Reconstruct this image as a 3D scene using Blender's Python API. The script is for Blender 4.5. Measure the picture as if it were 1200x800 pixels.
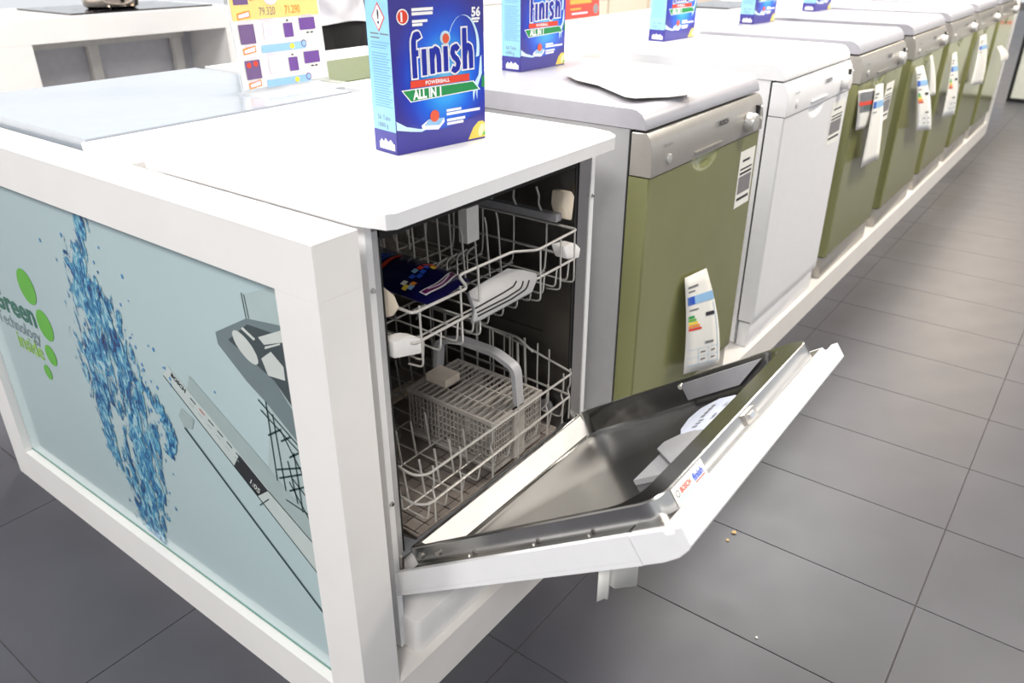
import bpy, bmesh, math, random
from mathutils import Vector, Matrix
random.seed(7)
for o in list(bpy.data.objects): bpy.data.objects.remove(o)
S = bpy.context.scene
COL = S.collection

# ---------------------------------------------------------------- camera, world, lights, exposure
cd = bpy.data.cameras.new('camera'); cam = bpy.data.objects.new('camera', cd); COL.objects.link(cam)
S.camera = cam
cd.sensor_width = 36.0; cd.lens = 918.73/1200*36.0; cd.clip_start = .02; cd.clip_end = 200
cd.dof.use_dof = True; cd.dof.focus_distance = 1.4; cd.dof.aperture_fstop = 5.0
YAW, PIT = .6473, -.4719
fw = Vector((math.cos(YAW)*math.cos(PIT), math.sin(YAW)*math.cos(PIT), math.sin(PIT)))
cam.location = (-.5643, -.7259, 1.2423)
cam.rotation_euler = fw.to_track_quat('-Z', 'Y').to_euler()

w = bpy.data.worlds.new('shop_surroundings'); S.world = w; w.use_nodes = True
bg = w.node_tree.nodes['Background']; bg.inputs[0].default_value = (.93, .96, 1.0, 1); bg.inputs[1].default_value = .72

def area(name, loc, sx, sy, power, col=(1, .97, .93)):
    l = bpy.data.lights.new(name, 'AREA'); l.shape = 'RECTANGLE'; l.size = sx; l.size_y = sy; l.energy = power; l.color = col
    o = bpy.data.objects.new(name, l); COL.objects.link(o); o.location = loc
    return o
for x, y in ((.7, .9), (3.8, .6), (5.4, .6), (2.2, 3.4), (4.8, 3.4), (7.4, 3.4)):
    area('ceiling_and_fill_light', (x, y, 3.3), 1.2, .5, 64)
for x, y in ((2.9, -1.25), (5.2, -2.5)):
    area('ceiling_and_fill_light', (x, y, 3.3), 1.2, .6, 92, (1, .93, .82))
for x, y in ((8.9, -.1), (11.0, .9)):
    area('ceiling_and_fill_light', (x, y, 3.3), 1.2, .6, 90, (1, .82, .6))
for x, y in ((-2.4, 1.6), (-2.4, -1.6)):  # fill pair added out of view to brighten the near end panel's face
    area('ceiling_and_fill_light', (x, y, 3.3), 1.2, .6, 92)
S.view_settings.view_transform = 'Standard'; S.view_settings.look = 'None'
S.view_settings.gamma = 1; S.view_settings.use_curve_mapping = False
S.view_settings.exposure = 0.33

# ---------------------------------------------------------------- materials
def lin(c):
    c = c/255.0
    return c/12.92 if c <= .04045 else ((c+.055)/1.055)**2.4
MATS = {}
def mat(name, rgb, rough=.5, metal=0., var=.04, scale=30., bump=0., coat=0., trans=0., alpha=1., emit=0., spec=.5, aniso=0.):
    if name in MATS: return MATS[name]
    m = bpy.data.materials.new(name); m.use_nodes = True; nt = m.node_tree
    b = nt.nodes['Principled BSDF']
    c = [lin(v) for v in rgb]
    tc = nt.nodes.new('ShaderNodeTexCoord'); nz = nt.nodes.new('ShaderNodeTexNoise')
    nz.inputs['Scale'].default_value = scale; nz.inputs['Detail'].default_value = 3
    nt.links.new(tc.outputs['Object'], nz.inputs['Vector'])
    rp = nt.nodes.new('ShaderNodeValToRGB')
    rp.color_ramp.elements[0].color = [min(1, v*(1-var)) for v in c]+[1]; rp.color_ramp.elements[0].position = .3
    rp.color_ramp.elements[1].color = [min(1, v*(1+var)) for v in c]+[1]; rp.color_ramp.elements[1].position = .7
    nt.links.new(nz.outputs['Fac'], rp.inputs[0]); nt.links.new(rp.outputs[0], b.inputs['Base Color'])
    b.inputs['Roughness'].default_value = rough; b.inputs['Metallic'].default_value = metal
    b.inputs['Specular IOR Level'].default_value = spec
    if coat: b.inputs['Coat Weight'].default_value = coat; b.inputs['Coat Roughness'].default_value = .06
    if trans: b.inputs['Transmission Weight'].default_value = trans
    if alpha < 1: b.inputs['Alpha'].default_value = alpha
    if bump:
        bp = nt.nodes.new('ShaderNodeBump'); bp.inputs['Strength'].default_value = bump; bp.inputs['Distance'].default_value = .002
        nt.links.new(nz.outputs['Fac'], bp.inputs['Height']); nt.links.new(bp.outputs[0], b.inputs['Normal'])
    MATS[name] = m
    return m
WHITE = mat('white_enamel', (238, 238, 240), .32, var=.015)
LAM = mat('white_laminate', (236, 234, 232), .38, var=.02, scale=8)
LAMW = mat('white_painted_board', (232, 228, 224), .5, var=.025, scale=12)
SILV = mat('silver_paint', (176, 176, 178), .38, .2, var=.03)
SILVP = mat('silver_plastic', (176, 172, 166), .3, .45, var=.03)
SILVT = mat('silver_top', (184, 183, 190), .3, .2, var=.03)
GREEN = mat('olive_green_door', (145, 147, 100), .18, .3, var=.04, scale=6, coat=.3)
KNOB = mat('satin_knob', (205, 203, 200), .3, .4)
CHROME = mat('chrome', (225, 225, 225), .1, 1.)
STEEL = mat('stainless_steel', (184, 183, 181), .2, 1., var=.04, scale=14)
STEELB = mat('brushed_steel', (190, 186, 180), .28, 1., var=.06, scale=20)
TUB = mat('tub_steel', (148, 145, 142), .3, 1., var=.12, scale=10)
TUBF = mat('tub_floor_steel', (168, 158, 152), .4, .35, var=.15, scale=14)
WIRE = mat('grey_wire_coating', (186, 184, 180), .35, .1)
GREY = mat('grey_plastic', (146, 146, 150), .42)
GREYB = mat('basket_plastic', (172, 167, 162), .5)
CREAM = mat('cream_plastic', (226, 212, 192), .45)
WPLA = mat('white_plastic', (235, 233, 231), .4)
BLACK = mat('black_plastic', (16, 16, 17), .35)
RUB = mat('black_rubber', (10, 10, 10), .7)
PAPER = mat('white_paper', (240, 238, 232), .7, var=.02)
PAPERB = mat('paper_back', (222, 210, 190), .75, var=.02)
INK = mat('black_ink', (40, 40, 44), .5); INKG = mat('grey_ink', (120, 122, 126), .6)
INKB = mat('blue_ink', (40, 90, 210), .5); INKL = mat('light_blue_ink', (150, 195, 235), .5)
INKR = mat('red_ink', (226, 66, 40), .5); INKO = mat('orange_ink', (245, 150, 50), .5); INKY = mat('yellow_ink', (250, 220, 70), .5)
INKGR = mat('green_ink', (24, 140, 74), .5); INKLG = mat('light_green_ink', (110, 190, 70), .5); INKP = mat('purple_ink', (110, 70, 150), .5)
INKPL = mat('pale_pink_ink', (232, 214, 240), .5); INKW = mat('white_ink', (246, 246, 248), .45)

# ---------------------------------------------------------------- helpers
def org(p):
    v = Vector((0, 0, 0))
    while p is not None:
        v += p.location; p = p.parent
    return v
def sharp(me, ang=35):
    bm = bmesh.new(); bm.from_mesh(me)
    for f in bm.faces: f.smooth = True
    for e in bm.edges:
        if len(e.link_faces) == 2: e.smooth = e.calc_face_angle(0) < math.radians(ang)
    bm.to_mesh(me); bm.free()
def link(name, me, m, parent=None, smooth=True):
    o = bpy.data.objects.new(name, me); COL.objects.link(o)
    if m and not me.materials: me.materials.append(m)
    if smooth: sharp(me)
    o.parent = parent
    return o
def mesh(name, vs, fs, m, parent=None, smooth=True):
    og = org(parent) if parent else Vector()
    me = bpy.data.meshes.new(name); me.from_pydata([tuple(Vector(v)-og) for v in vs], [], fs); me.update()
    return link(name, me, m, parent, smooth)
def bmobj(name, bm, m, parent=None, smooth=True):
    og = org(parent) if parent else Vector()
    bmesh.ops.translate(bm, verts=bm.verts, vec=-og)
    me = bpy.data.meshes.new(name); bm.to_mesh(me); bm.free()
    return link(name, me, m, parent, smooth)
def addbox(bm, x0, x1, y0, y1, z0, z1):
    vs = [bm.verts.new(p) for p in ((x0,y0,z0),(x1,y0,z0),(x1,y1,z0),(x0,y1,z0),(x0,y0,z1),(x1,y0,z1),(x1,y1,z1),(x0,y1,z1))]
    for f in ((3,2,1,0),(4,5,6,7),(0,1,5,4),(1,2,6,5),(2,3,7,6),(3,0,4,7)): bm.faces.new([vs[i] for i in f])
def bevel(bm, r, seg=2, ang=30):
    if r <= 0: return
    es = [e for e in bm.edges if len(e.link_faces) == 2 and e.calc_face_angle(0) > math.radians(ang)]
    bmesh.ops.bevel(bm, geom=es, offset=r, segments=seg, affect='EDGES', profile=.5)
def box(name, x0, x1, y0, y1, z0, z1, m, parent=None, r=.003, seg=2):
    bm = bmesh.new(); addbox(bm, x0, x1, y0, y1, z0, z1); bevel(bm, r, seg)
    return bmobj(name, bm, m, parent)
def boxes(name, L, m, parent=None, r=0):
    bm = bmesh.new()
    for b in L: addbox(bm, *b)
    bevel(bm, r, 1)
    return bmobj(name, bm, m, parent)
def prism(name, prof, x0, x1, m, parent=None, f=None, r=0., seg=2):
    """prof: list of (a,b); extruded over x; f maps (x,a,b)->xyz"""
    f = f or (lambda x, a, b: (x, a, b))
    bm = bmesh.new(); n = len(prof)
    A = [bm.verts.new(f(x0, *p)) for p in prof]; B = [bm.verts.new(f(x1, *p)) for p in prof]
    bm.faces.new(A); bm.faces.new(B[::-1])
    for i in range(n): bm.faces.new((A[i], B[i], B[(i+1) % n], A[(i+1) % n]))
    bmesh.ops.recalc_face_normals(bm, faces=bm.faces)
    if r: bevel(bm, r, seg)
    return bmobj(name, bm, m, parent)
def fillet(pts, r, closed=False, n=4):
    P = [Vector(p) for p in pts]; out = []
    N = len(P)
    for i, p in enumerate(P):
        if not closed and i in (0, N-1): out.append(p); continue
        a, b = P[i-1], P[(i+1) % N]
        d1, d2 = a-p, b-p
        if d1.length < 1e-6 or d2.length < 1e-6 or d1.angle(d2) > 3.05: out.append(p); continue
        rr = min(r, d1.length*.45, d2.length*.45)
        q0 = p+d1.normalized()*rr; q1 = p+d2.normalized()*rr
        for k in range(n+1):
            t = k/n; out.append(q0*(1-t)**2+p*2*t*(1-t)+q1*t*t)
    return out
def addtube(bm, pts, r, seg=6, closed=False, fil=.012):
    P = fillet(pts, fil, closed) if fil else [Vector(p) for p in pts]
    N = len(P); rings = []
    t0 = (P[1]-P[0]).normalized(); ref = Vector((0, 0, 1)) if abs(t0.z) < .9 else Vector((1, 0, 0))
    nrm = t0.cross(ref).normalized()
    for i, p in enumerate(P):
        if closed: t = (P[(i+1) % N]-P[i-1])
        else: t = P[min(i+1, N-1)]-P[max(i-1, 0)]
        t.normalize(); nrm = (nrm-t*nrm.dot(t)).normalized(); bi = t.cross(nrm)
        rr = r[i] if isinstance(r, (list, tuple)) else r
        rings.append([bm.verts.new(p+(nrm*math.cos(a)+bi*math.sin(a))*rr) for a in [2*math.pi*k/seg for k in range(seg)]])
    for i in range(N if closed else N-1):
        A, B = rings[i], rings[(i+1) % N]
        for k in range(seg): bm.faces.new((A[k], A[(k+1) % seg], B[(k+1) % seg], B[k]))
    if not closed: bm.faces.new(rings[0][::-1]); bm.faces.new(rings[-1])
def tube(name, pts, r, m, parent=None, seg=6, closed=False, fil=.012):
    bm = bmesh.new(); addtube(bm, pts, r, seg, closed, fil)
    return bmobj(name, bm, m, parent)
def cyl(name, p0, p1, r0, r1, m, parent=None, seg=24, bev=0.):
    bm = bmesh.new(); p0, p1 = Vector(p0), Vector(p1); t = (p1-p0).normalized()
    ref = Vector((0, 0, 1)) if abs(t.z) < .9 else Vector((1, 0, 0)); n = t.cross(ref).normalized(); b = t.cross(n)
    A = [bm.verts.new(p0+(n*math.cos(2*math.pi*k/seg)+b*math.sin(2*math.pi*k/seg))*r0) for k in range(seg)]
    B = [bm.verts.new(p1+(n*math.cos(2*math.pi*k/seg)+b*math.sin(2*math.pi*k/seg))*r1) for k in range(seg)]
    for k in range(seg): bm.faces.new((A[k], A[(k+1) % seg], B[(k+1) % seg], B[k]))
    bm.faces.new(A[::-1]); bm.faces.new(B); bmesh.ops.recalc_face_normals(bm, faces=bm.faces)
    if bev: bevel(bm, bev, 2, 50)
    return bmobj(name, bm, m, parent)
def empty(name, loc):
    o = bpy.data.objects.new(name, None); o.empty_display_size = .05; o.location = loc; COL.objects.link(o)
    return o
def tag(o, label, cat=None, group=None, kind=None):
    if label: o['label'] = label
    if cat: o['category'] = cat
    if group: o['group'] = group
    if kind: o['kind'] = kind
    return o
def thing(name, loc, label, cat, group=None):
    return tag(empty(name, loc), label, cat, group)
def copy_tree(o, parent=None):
    c = o.copy(); COL.objects.link(c); c.parent = parent
    for ch in [k for k in o.children]: copy_tree(ch, c)
    return c
def frame3(O, U, V):
    """plane mapping (u,v,h)->xyz; h along the normal U x V"""
    O, U, V = Vector(O), Vector(U).normalized(), Vector(V).normalized(); W = U.cross(V)
    return lambda u, v, h=0.: O+U*u+V*v+W*h
def flat(name, pts, F, m, parent, h=.0004):
    """flat print: polygon in plane coords"""
    return mesh(name, [F(u, v, h) for u, v in pts], [list(range(len(pts)))], m, parent, False)
def rects(name, L, F, m, parent, h=.0004):
    vs, fs = [], []
    for (u0, v0, u1, v1) in L:
        k = len(vs); vs += [F(u0, v0, h), F(u1, v0, h), F(u1, v1, h), F(u0, v1, h)]; fs.append((k, k+1, k+2, k+3))
    return mesh(name, vs, fs, m, parent, False)
def disc(name, cu, cv, ru, rv, F, m, parent, h=.0004, n=28, rot=0):
    P = []
    for k in range(n):
        a = 2*math.pi*k/n; x, y = ru*math.cos(a), rv*math.sin(a)
        P.append((cu+x*math.cos(rot)-y*math.sin(rot), cv+x*math.sin(rot)+y*math.cos(rot)))
    return flat(name, P, F, m, parent, h)
def ring(name, cu, cv, r0, r1, F, m, parent, h=.0004, n=28, a0=0., a1=6.2832, sq=1.):
    vs, fs = [], []
    for k in range(n+1):
        a = a0+(a1-a0)*k/n
        vs += [F(cu+r0*math.cos(a), cv+r0*sq*math.sin(a), h), F(cu+r1*math.cos(a), cv+r1*sq*math.sin(a), h)]
    for k in range(n): fs.append((2*k, 2*k+1, 2*k+3, 2*k+2))
    return mesh(name, vs, fs, m, parent, False)
def text(name, s, size, F, u, v, m, parent, h=.0005, bold=0., width=None, ang=0., shear=0., spacing=1.):
    c = bpy.data.curves.new('lettering', 'FONT'); c.body = s; c.size = size; c.offset = bold; c.shear = shear; c.space_character = spacing
    c.resolution_u = 2
    o = bpy.data.objects.new('lettering', c); COL.objects.link(o)
    bpy.context.view_layer.update()
    me = bpy.data.meshes.new_from_object(o); bpy.data.objects.remove(o); bpy.data.curves.remove(c)
    xs = [q.co.x for q in me.vertices] or [0, 1]
    x0 = min(xs); sc = 1. if width is None else width/max(1e-6, max(xs)-x0)
    og = org(parent) if parent else Vector(); ca, sa = math.cos(ang), math.sin(ang)
    for q in me.vertices:
        a, b = (q.co.x-x0)*sc, q.co.y
        q.co = Vector(F(u+a*ca-b*sa, v+a*sa+b*ca, h))-og
    me.name = name; me.materials.clear()
    return link(name, me, m, parent, False)

# ---------------------------------------------------------------- floor with its tiles, ceiling
GROUT = mat('floor_grout', (84, 78, 76), .8)
def tile_mat():
    m = mat('dark_grey_porcelain', (76, 76, 83), .34, var=.12, scale=3.5, bump=.05, spec=.32)
    nt = m.node_tree; b = nt.nodes['Principled BSDF']
    n2 = nt.nodes.new('ShaderNodeTexNoise'); n2.inputs['Scale'].default_value = 9; n2.inputs['Detail'].default_value = 5
    mr = nt.nodes.new('ShaderNodeMapRange'); mr.inputs['To Min'].default_value = .33; mr.inputs['To Max'].default_value = .47
    tc = [n for n in nt.nodes if n.type == 'TEX_COORD'][0]
    nt.links.new(tc.outputs['Object'], n2.inputs['Vector']); nt.links.new(n2.outputs['Fac'], mr.inputs['Value']); nt.links.new(mr.outputs[0], b.inputs['Roughness'])
    return m
TILE = tile_mat()
floor = box('floor', -5, 22, -8, 12, -.1, -.0025, GROUT, None, 0); tag(floor, 'dark grey tiled shop floor', kind='structure')
def tileverts(x, y, g=.0009):
    x0, x1, y0, y1, b = x+g, x+.3-g, y+g, y+.6-g, .0007
    vs = [(x0,y0,-.004),(x1,y0,-.004),(x1,y1,-.004),(x0,y1,-.004),(x0,y0,-b),(x1,y0,-b),(x1,y1,-b),(x0,y1,-b),
          (x0+b,y0+b,0),(x1-b,y0+b,0),(x1-b,y1-b,0),(x0+b,y1-b,0)]
    fs = [(0,1,5,4),(1,2,6,5),(2,3,7,6),(3,0,4,7),(4,5,9,8),(5,6,10,9),(6,7,11,10),(7,4,8,11),(8,9,10,11)]
    return vs, fs
cells = []
for i in range(-14, 64):
    for j in range(-11, 18):
        x, y = .015+.3*i, -.07+.6*j
        cells.append((x, y))
def infront(c):
    x, y = c; p = Vector((x+.15, y+.3, 0))-cam.location
    right = Vector((math.sin(YAW), -math.cos(YAW), 0)); up = right.cross(fw)
    z = p.dot(fw)
    if z < .3: return False
    u = p.dot(right)/z*918; v = p.dot(up)/z*918
    if abs(u) > 760 or v < -620: return False
    return not (x > .1 and x < 5.6 and y > .1 and y < .6)
vis = sorted([c for c in cells if infront(c)], key=lambda c: (c[0]+.15-cam.location.x)**2+(c[1]+.3-cam.location.y)**2)[:300]
vs, fs = tileverts(0, 0); tm = bpy.data.meshes.new('tile'); tm.from_pydata(vs, [], fs); tm.materials.append(TILE)
og = org(floor)
for (x, y) in vis:
    o = bpy.data.objects.new('tile', tm); COL.objects.link(o); o.parent = floor; o.location = (x, y, 0)
seen = set(vis); V, Fc = [], []
for c in cells:
    if c in seen: continue
    vs, fs = tileverts(*c); k = len(V); V += vs; Fc += [tuple(a+k for a in f) for f in fs]
tag(mesh('more_tiles', V, Fc, TILE, floor, False), None, kind='stuff')
ceil = box('ceiling', -6, 14, -7, 9, 3.4, 3.5, mat('ceiling_white', (225, 222, 216), .8), None, 0); tag(ceil, 'white shop ceiling', kind='structure')

# ---------------------------------------------------------------- white display island: plinth, spine, end frames
plinth = thing('display_plinth', (3.05, .66, 0), 'low white plinth running under the whole row of dishwashers', 'plinth')
box('platform', .076, 6.03, .0, 1.324, 0, .0916, LAMW, plinth, .0015)
spine = thing('divider_board', (3.05, .66, .0916), 'white divider board behind the row of dishwashers', 'divider')
box('board', .076, 6.03, .635, .695, .0917, .931, LAM, spine, .002)
box('filler_strip', .076, .76, .60, .634, .80, .902, LAM, spine, .002)

GLASSM = mat('back_painted_glass', (184, 205, 208), .28, var=.02, scale=3, coat=.9)
GLASSM.node_tree.nodes['Principled BSDF'].inputs['Coat Roughness'].default_value = .02
GEDGE = mat('glass_edge_green', (96, 140, 128), .15)
def end_frame(x0, x1, label):
    t = thing('end_frame', ((x0+x1)/2, .66, 0), label, 'display frame')
    box('post', x0, x1, .003, .089, 0, .839, LAM, t, .0015)
    box('post', x0, x1, 1.24, 1.324, 0, .839, LAM, t, .0015)
    box('top_rail', x0, x1, .003, 1.324, .8392, .917, LAM, t, .0015)
    box('bottom_rail', x0+.0, x1, .0895, 1.2395, 0, .094, LAM, t, .0015)
    return t
ef = end_frame(0, .075, 'white framed glass end panel with blue water splash and green dots print')
gp = box('glass_panel', .018, .05, .0895, 1.2395, .0945, .8388, GLASSM, ef, .001)
box('glass_edge', .0165, .0179, .0895, 1.2395, .0945, .0975, GEDGE, gp, 0)
FG = frame3((.0176, 0, 0), (0, -1, 0), (0, 0, 1))          # u = -y, v = z, normal = -x
def gpoly(name, L, m, h=.0004): return flat(name, [(-y, z) for y, z in L], FG, m, gp, h)
def gline(name, L, wd, m, h=.0006):
    vs, fs = [], []
    for (a, b) in zip(L[:-1], L[1:]):
        d = Vector((b[0]-a[0], b[1]-a[1])).normalized(); n = Vector((-d.y, d.x))*wd/2; k = len(vs)
        for q in ((a, 1), (b, 1), (b, -1), (a, -1)): vs.append(FG(-(q[0][0]+n.x*q[1]), q[0][1]+n.y*q[1], h))
        fs.append((k, k+1, k+2, k+3))
    return mesh(name, vs, fs, m, gp, False)
PR = lambda n, c: mat('print_'+n, c, .28, var=.03, coat=.9)
DOT = PR('dot_green', (96, 186, 40)); DG = PR('dark_green', (22, 110, 84)); GR = PR('grey', (120, 140, 142)); LG = PR('lime', (150, 205, 70))
for (y, z, r) in ((.961, .612, .037), (.926, .534, .033), (.941, .459, .023), (.984, .404, .017)): disc('green_dot', -y, z, r, r*1.08, FG, DOT, gp)
text('lettering', 'Green', .074, FG, -1.168, .517, DG, gp, bold=.0022, width=.2)
text('lettering', 'Technology', .047, FG, -1.172, .476, GR, gp, width=.2)
text('lettering', 'inside', .057, FG, -1.098, .434, LG, gp, bold=.0012, width=.118)
# water splash: strips whose shader breaks them into streaks and drops
def splash_mat():
    m = bpy.data.materials.new('print_water'); m.use_nodes = True; nt = m.node_tree; N = nt.nodes; L = nt.links
    b = N['Principled BSDF']; b.inputs['Roughness'].default_value = .28; b.inputs['Coat Weight'].default_value = .9; b.inputs['Coat Roughness'].default_value = .02
    uv = N.new('ShaderNodeUVMap'); sep = N.new('ShaderNodeSeparateXYZ'); L.new(uv.outputs[0], sep.inputs[0])
    tc = N.new('ShaderNodeTexCoord'); mp = N.new('ShaderNodeMapping'); mp.inputs['Scale'].default_value = (1, 1, .42); L.new(tc.outputs['Object'], mp.inputs[0])
    n1 = N.new('ShaderNodeTexNoise'); n1.inputs['Scale'].default_value = 38; n1.inputs['Detail'].default_value = 6; n1.inputs['Roughness'].default_value = .62; n1.inputs['Distortion'].default_value = 1.1
    L.new(mp.outputs[0], n1.inputs['Vector'])
    ab = N.new('ShaderNodeMath'); ab.operation = 'ABSOLUTE'; L.new(sep.outputs[0], ab.inputs[0])
    pw = N.new('ShaderNodeMath'); pw.operation = 'POWER'; L.new(ab.outputs[0], pw.inputs[0]); pw.inputs[1].default_value = 1.6
    ml = N.new('ShaderNodeMath'); ml.operation = 'MULTIPLY'; L.new(pw.outputs[0], ml.inputs[0]); ml.inputs[1].default_value = .30
    sb = N.new('ShaderNodeMath'); sb.operation = 'SUBTRACT'; L.new(n1.outputs['Fac'], sb.inputs[0]); L.new(ml.outputs[0], sb.inputs[1])
    r1 = N.new('ShaderNodeValToRGB'); r1.color_ramp.elements[0].position = .38; r1.color_ramp.elements[1].position = .43
    L.new(sb.outputs[0], r1.inputs[0])
    n2 = N.new('ShaderNodeTexNoise'); n2.inputs['Scale'].default_value = 52; n2.inputs['Detail'].default_value = 7; n2.inputs['Roughness'].default_value = .7; n2.inputs['Distortion'].default_value = 1.6
    L.new(mp.outputs[0], n2.inputs['Vector'])
    r2 = N.new('ShaderNodeValToRGB'); e = r2.color_ramp.elements
    e[0].position = .36; e[0].color = (lin(4), lin(40), lin(96), 1); e[1].position = .62; e[1].color = (lin(184), lin(212), lin(218), 1)
    for p, c in ((.43, (10, 84, 140)), (.49, (30, 128, 178)), (.55, (112, 182, 202))):
        q = e.new(p); q.color = (lin(c[0]), lin(c[1]), lin(c[2]), 1)
    L.new(n2.outputs['Fac'], r2.inputs[0]); L.new(r2.outputs[0], b.inputs['Base Color'])
    tr = N.new('ShaderNodeBsdfTransparent'); mx = N.new('ShaderNodeMixShader'); L.new(r1.outputs[0], mx.inputs[0]); L.new(tr.outputs[0], mx.inputs[1]); L.new(b.outputs[0], mx.inputs[2])
    L.new(mx.outputs[0], N['Material Output'].inputs[0])
    return m
WATER = splash_mat()
def splash(pts, wd, off, h):
    n = 44; P = []
    for k in range(n+1):
        t = k/n*(len(pts)-1); i = min(int(t), len(pts)-2); f = t-i
        p0, p1, p2, p3 = (Vector(pts[max(0, min(len(pts)-1, i+d))]) for d in (-1, 0, 1, 2))
        q = .5*((2*p1)+(p2-p0)*f+(2*p0-5*p1+4*p2-p3)*f*f+(3*p1-p0-3*p2+p3)*f**3)
        P.append((q, wd[i]*(1-f)+wd[i+1]*f))
    vs, fs, uv = [], [], []
    for k, (q, wk) in enumerate(P):
        a = P[max(0, k-1)][0]; b = P[min(n, k+1)][0]; d = (b-a).normalized(); nn = Vector((-d.y, d.x))
        for s in (-1, -.5, 0, .5, 1):
            r = q+nn*wk*s; vs.append(FG(-r.x, r.y, h)); uv.append((s, k/n+off))
    for k in range(n):
        for s in range(4):
            i = k*5+s; fs.append((i, i+1, i+6, i+5))
    o = mesh('water_splash', vs, fs, WATER, gp, False)
    u = o.data.uv_layers.new(name='UVMap')
    for lp in o.data.loops: u.data[lp.index].uv = uv[lp.vertex_index]
splash([(.6288,.836), (.6823,.7436), (.693,.6916), (.6851,.6253), (.6953,.5507), (.7213,.4666), (.745,.39)], [.04,.05,.08,.125,.14,.13,.07], 0, .0006)
splash([(.672,.70), (.6315,.6233), (.6142,.5405), (.6032,.4518), (.6208,.3464), (.6553,.2253), (.675,.11)], [.05,.09,.08,.09,.105,.115,.08], 3.3, .0009)
splash([(.735,.46), (.76,.39), (.755,.30), (.70,.22)], [.03,.045,.04,.03], 7.7, .0011)
splash([(.60,.52), (.53,.50), (.50,.45), (.52,.38)], [.02,.03,.028,.02], 9.1, .0012)
WD = PR('water_drop', (60, 140, 196)); rr = random.Random(3); vs, fs = [], []
for k in range(110):
    c = rr.choice([(.68,.66,.10,.12), (.64,.5,.12,.15), (.62,.6,.14,.1), (.74,.42,.08,.1), (.56,.5,.08,.12), (.66,.3,.1,.1)])
    y, z, r = c[0]+rr.gauss(0, c[2]*.6), c[1]+rr.gauss(0, c[3]*.6), rr.uniform(.0012, .0034)
    if z < .11 or z > .82: continue
    i = len(vs); vs += [FG(-(y+r*math.cos(a)), z+r*1.5*math.sin(a), .0005) for a in [k2*math.pi/4 for k2 in range(8)]]; fs.append(tuple(range(i, i+8)))
tag(mesh('water_drops', vs, fs, WD, gp, False), None, kind='stuff')
# printed picture of an open dishwasher at the right of the glass
P1 = PR('panel_light', (196, 208, 205)); P2 = PR('panel_shade', (164, 182, 181)); P3 = PR('line_dark', (40, 66, 66)); P4 = PR('display_black', (22, 26, 27)); P5 = PR('basket', (112, 128, 132)); P6 = PR('basket_dark', (62, 74, 76)); P7 = PR('dish', (206, 212, 208)); P8 = PR('interior', (176, 194, 194))
gpoly('printed_appliance', [(.2,.795), (.092,.838), (.092,.29), (.1167,.391), (.21,.46), (.175,.60)], P8, .0002)
gpoly('printed_appliance', [(.4532,.5973), (.2401,.47), (.092,.375), (.092,.309), (.244,.4159), (.4734,.5703)], P1, .0004)
gpoly('printed_appliance', [(.3867,.5998), (.2302,.5114), (.092,.43), (.092,.378), (.2127,.4446), (.4014,.57)], P2, .0005)
gpoly('printed_display', [(.2795,.4855), (.3021,.4532), (.2461,.4167), (.2131,.4427)], P4, .0007)
gline('printed_line', [(.4734,.5703), (.2445,.4139), (.092,.309)], .003, P3)
gline('printed_line', [(.4402,.4757), (.2693,.3486), (.092,.22)], .006, P3)
gline('printed_line', [(.2131,.4427), (.092,.375)], .003, P3)
gline('printed_line', [(.245,.398), (.215,.425)], .002, P3, .0008)
gpoly('printed_handle', [(.4366,.5179), (.4017,.5067), (.4146,.4823), (.4402,.4757), (.4518,.4963)], P2, .0005)
gpoly('printed_basket', [(.2488,.7087), (.1925,.7507), (.092,.757), (.092,.62), (.1475,.6727)], P6, .0004)
gpoly('printed_basket', [(.2801,.7123), (.192,.7604), (.092,.775), (.092,.757), (.1925,.7507), (.2488,.7087)], P5, .0005)
gpoly('printed_basket', [(.2801,.7123), (.2794,.692), (.2185,.6467), (.1763,.6243), (.092,.565), (.092,.61), (.1475,.6727), (.2488,.7087)], P5, .0006)
gline('printed_line', [(.1938,.7999), (.192,.7604)], .002, P3); gline('printed_line', [(.1882,.7988), (.1856,.7622)], .002, P3)
disc('printed_dish', -.2071, .7087, .032, .017, FG, P7, gp, .0007, rot=-.62)
gpoly('printed_dish', [(.1701,.7368), (.11,.766), (.11,.747), (.1585,.728)], P7, .0006)
gpoly('printed_dish', [(.2044,.7431), (.1772,.7319), (.1822,.7276), (.2096,.7388)], P7, .0008)
gpoly('printed_dish', [(.1571,.7257), (.1191,.7429), (.1197,.7401), (.1581,.7212)], P7, .0008)
gpoly('printed_dish', [(.1705,.702), (.1446,.7214), (.1196,.7047), (.1205,.682), (.1604,.6769)], P7, .0006)
for a in [[(.1972,.6227),(.1,.566)], [(.1951,.6052),(.1,.555)], [(.1777,.6268),(.1815,.4777)], [(.1655,.6087),(.1628,.4662)], [(.1862,.562),(.15,.5874)], [(.1549,.5637),(.1292,.5819)], [(.1395,.5403),(.1,.57)], [(.1787,.5006),(.1,.539)], [(.1756,.4854),(.1,.528)], [(.1265,.5552),(.126,.4415)], [(.1453,.5314),(.1361,.4536)], [(.1507,.584),(.1,.5)], [(.1535,.4705),(.1,.505)], [(.1666,.4474),(.1,.443)], [(.14,.5),(.1,.47)], [(.15,.49),(.11,.43)]]:
    gline('printed_wire', a, .0032, P3, .0007)
ANG = math.atan2(.2401*0+.47-.5973, -(-.2401+.4532)*-1)
dx, dz = -(.2401-.4532), .47-.5973; ANG = math.atan2(dz, dx)
text('lettering', 'BOSCH', .013, FG, -.4475, .5785, P4, gp, .0008, bold=.0006, ang=ANG)
text('lettering', '1:05', .017, FG, -.262, .437, P7, gp, .001, ang=ANG, bold=.0003)
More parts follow.
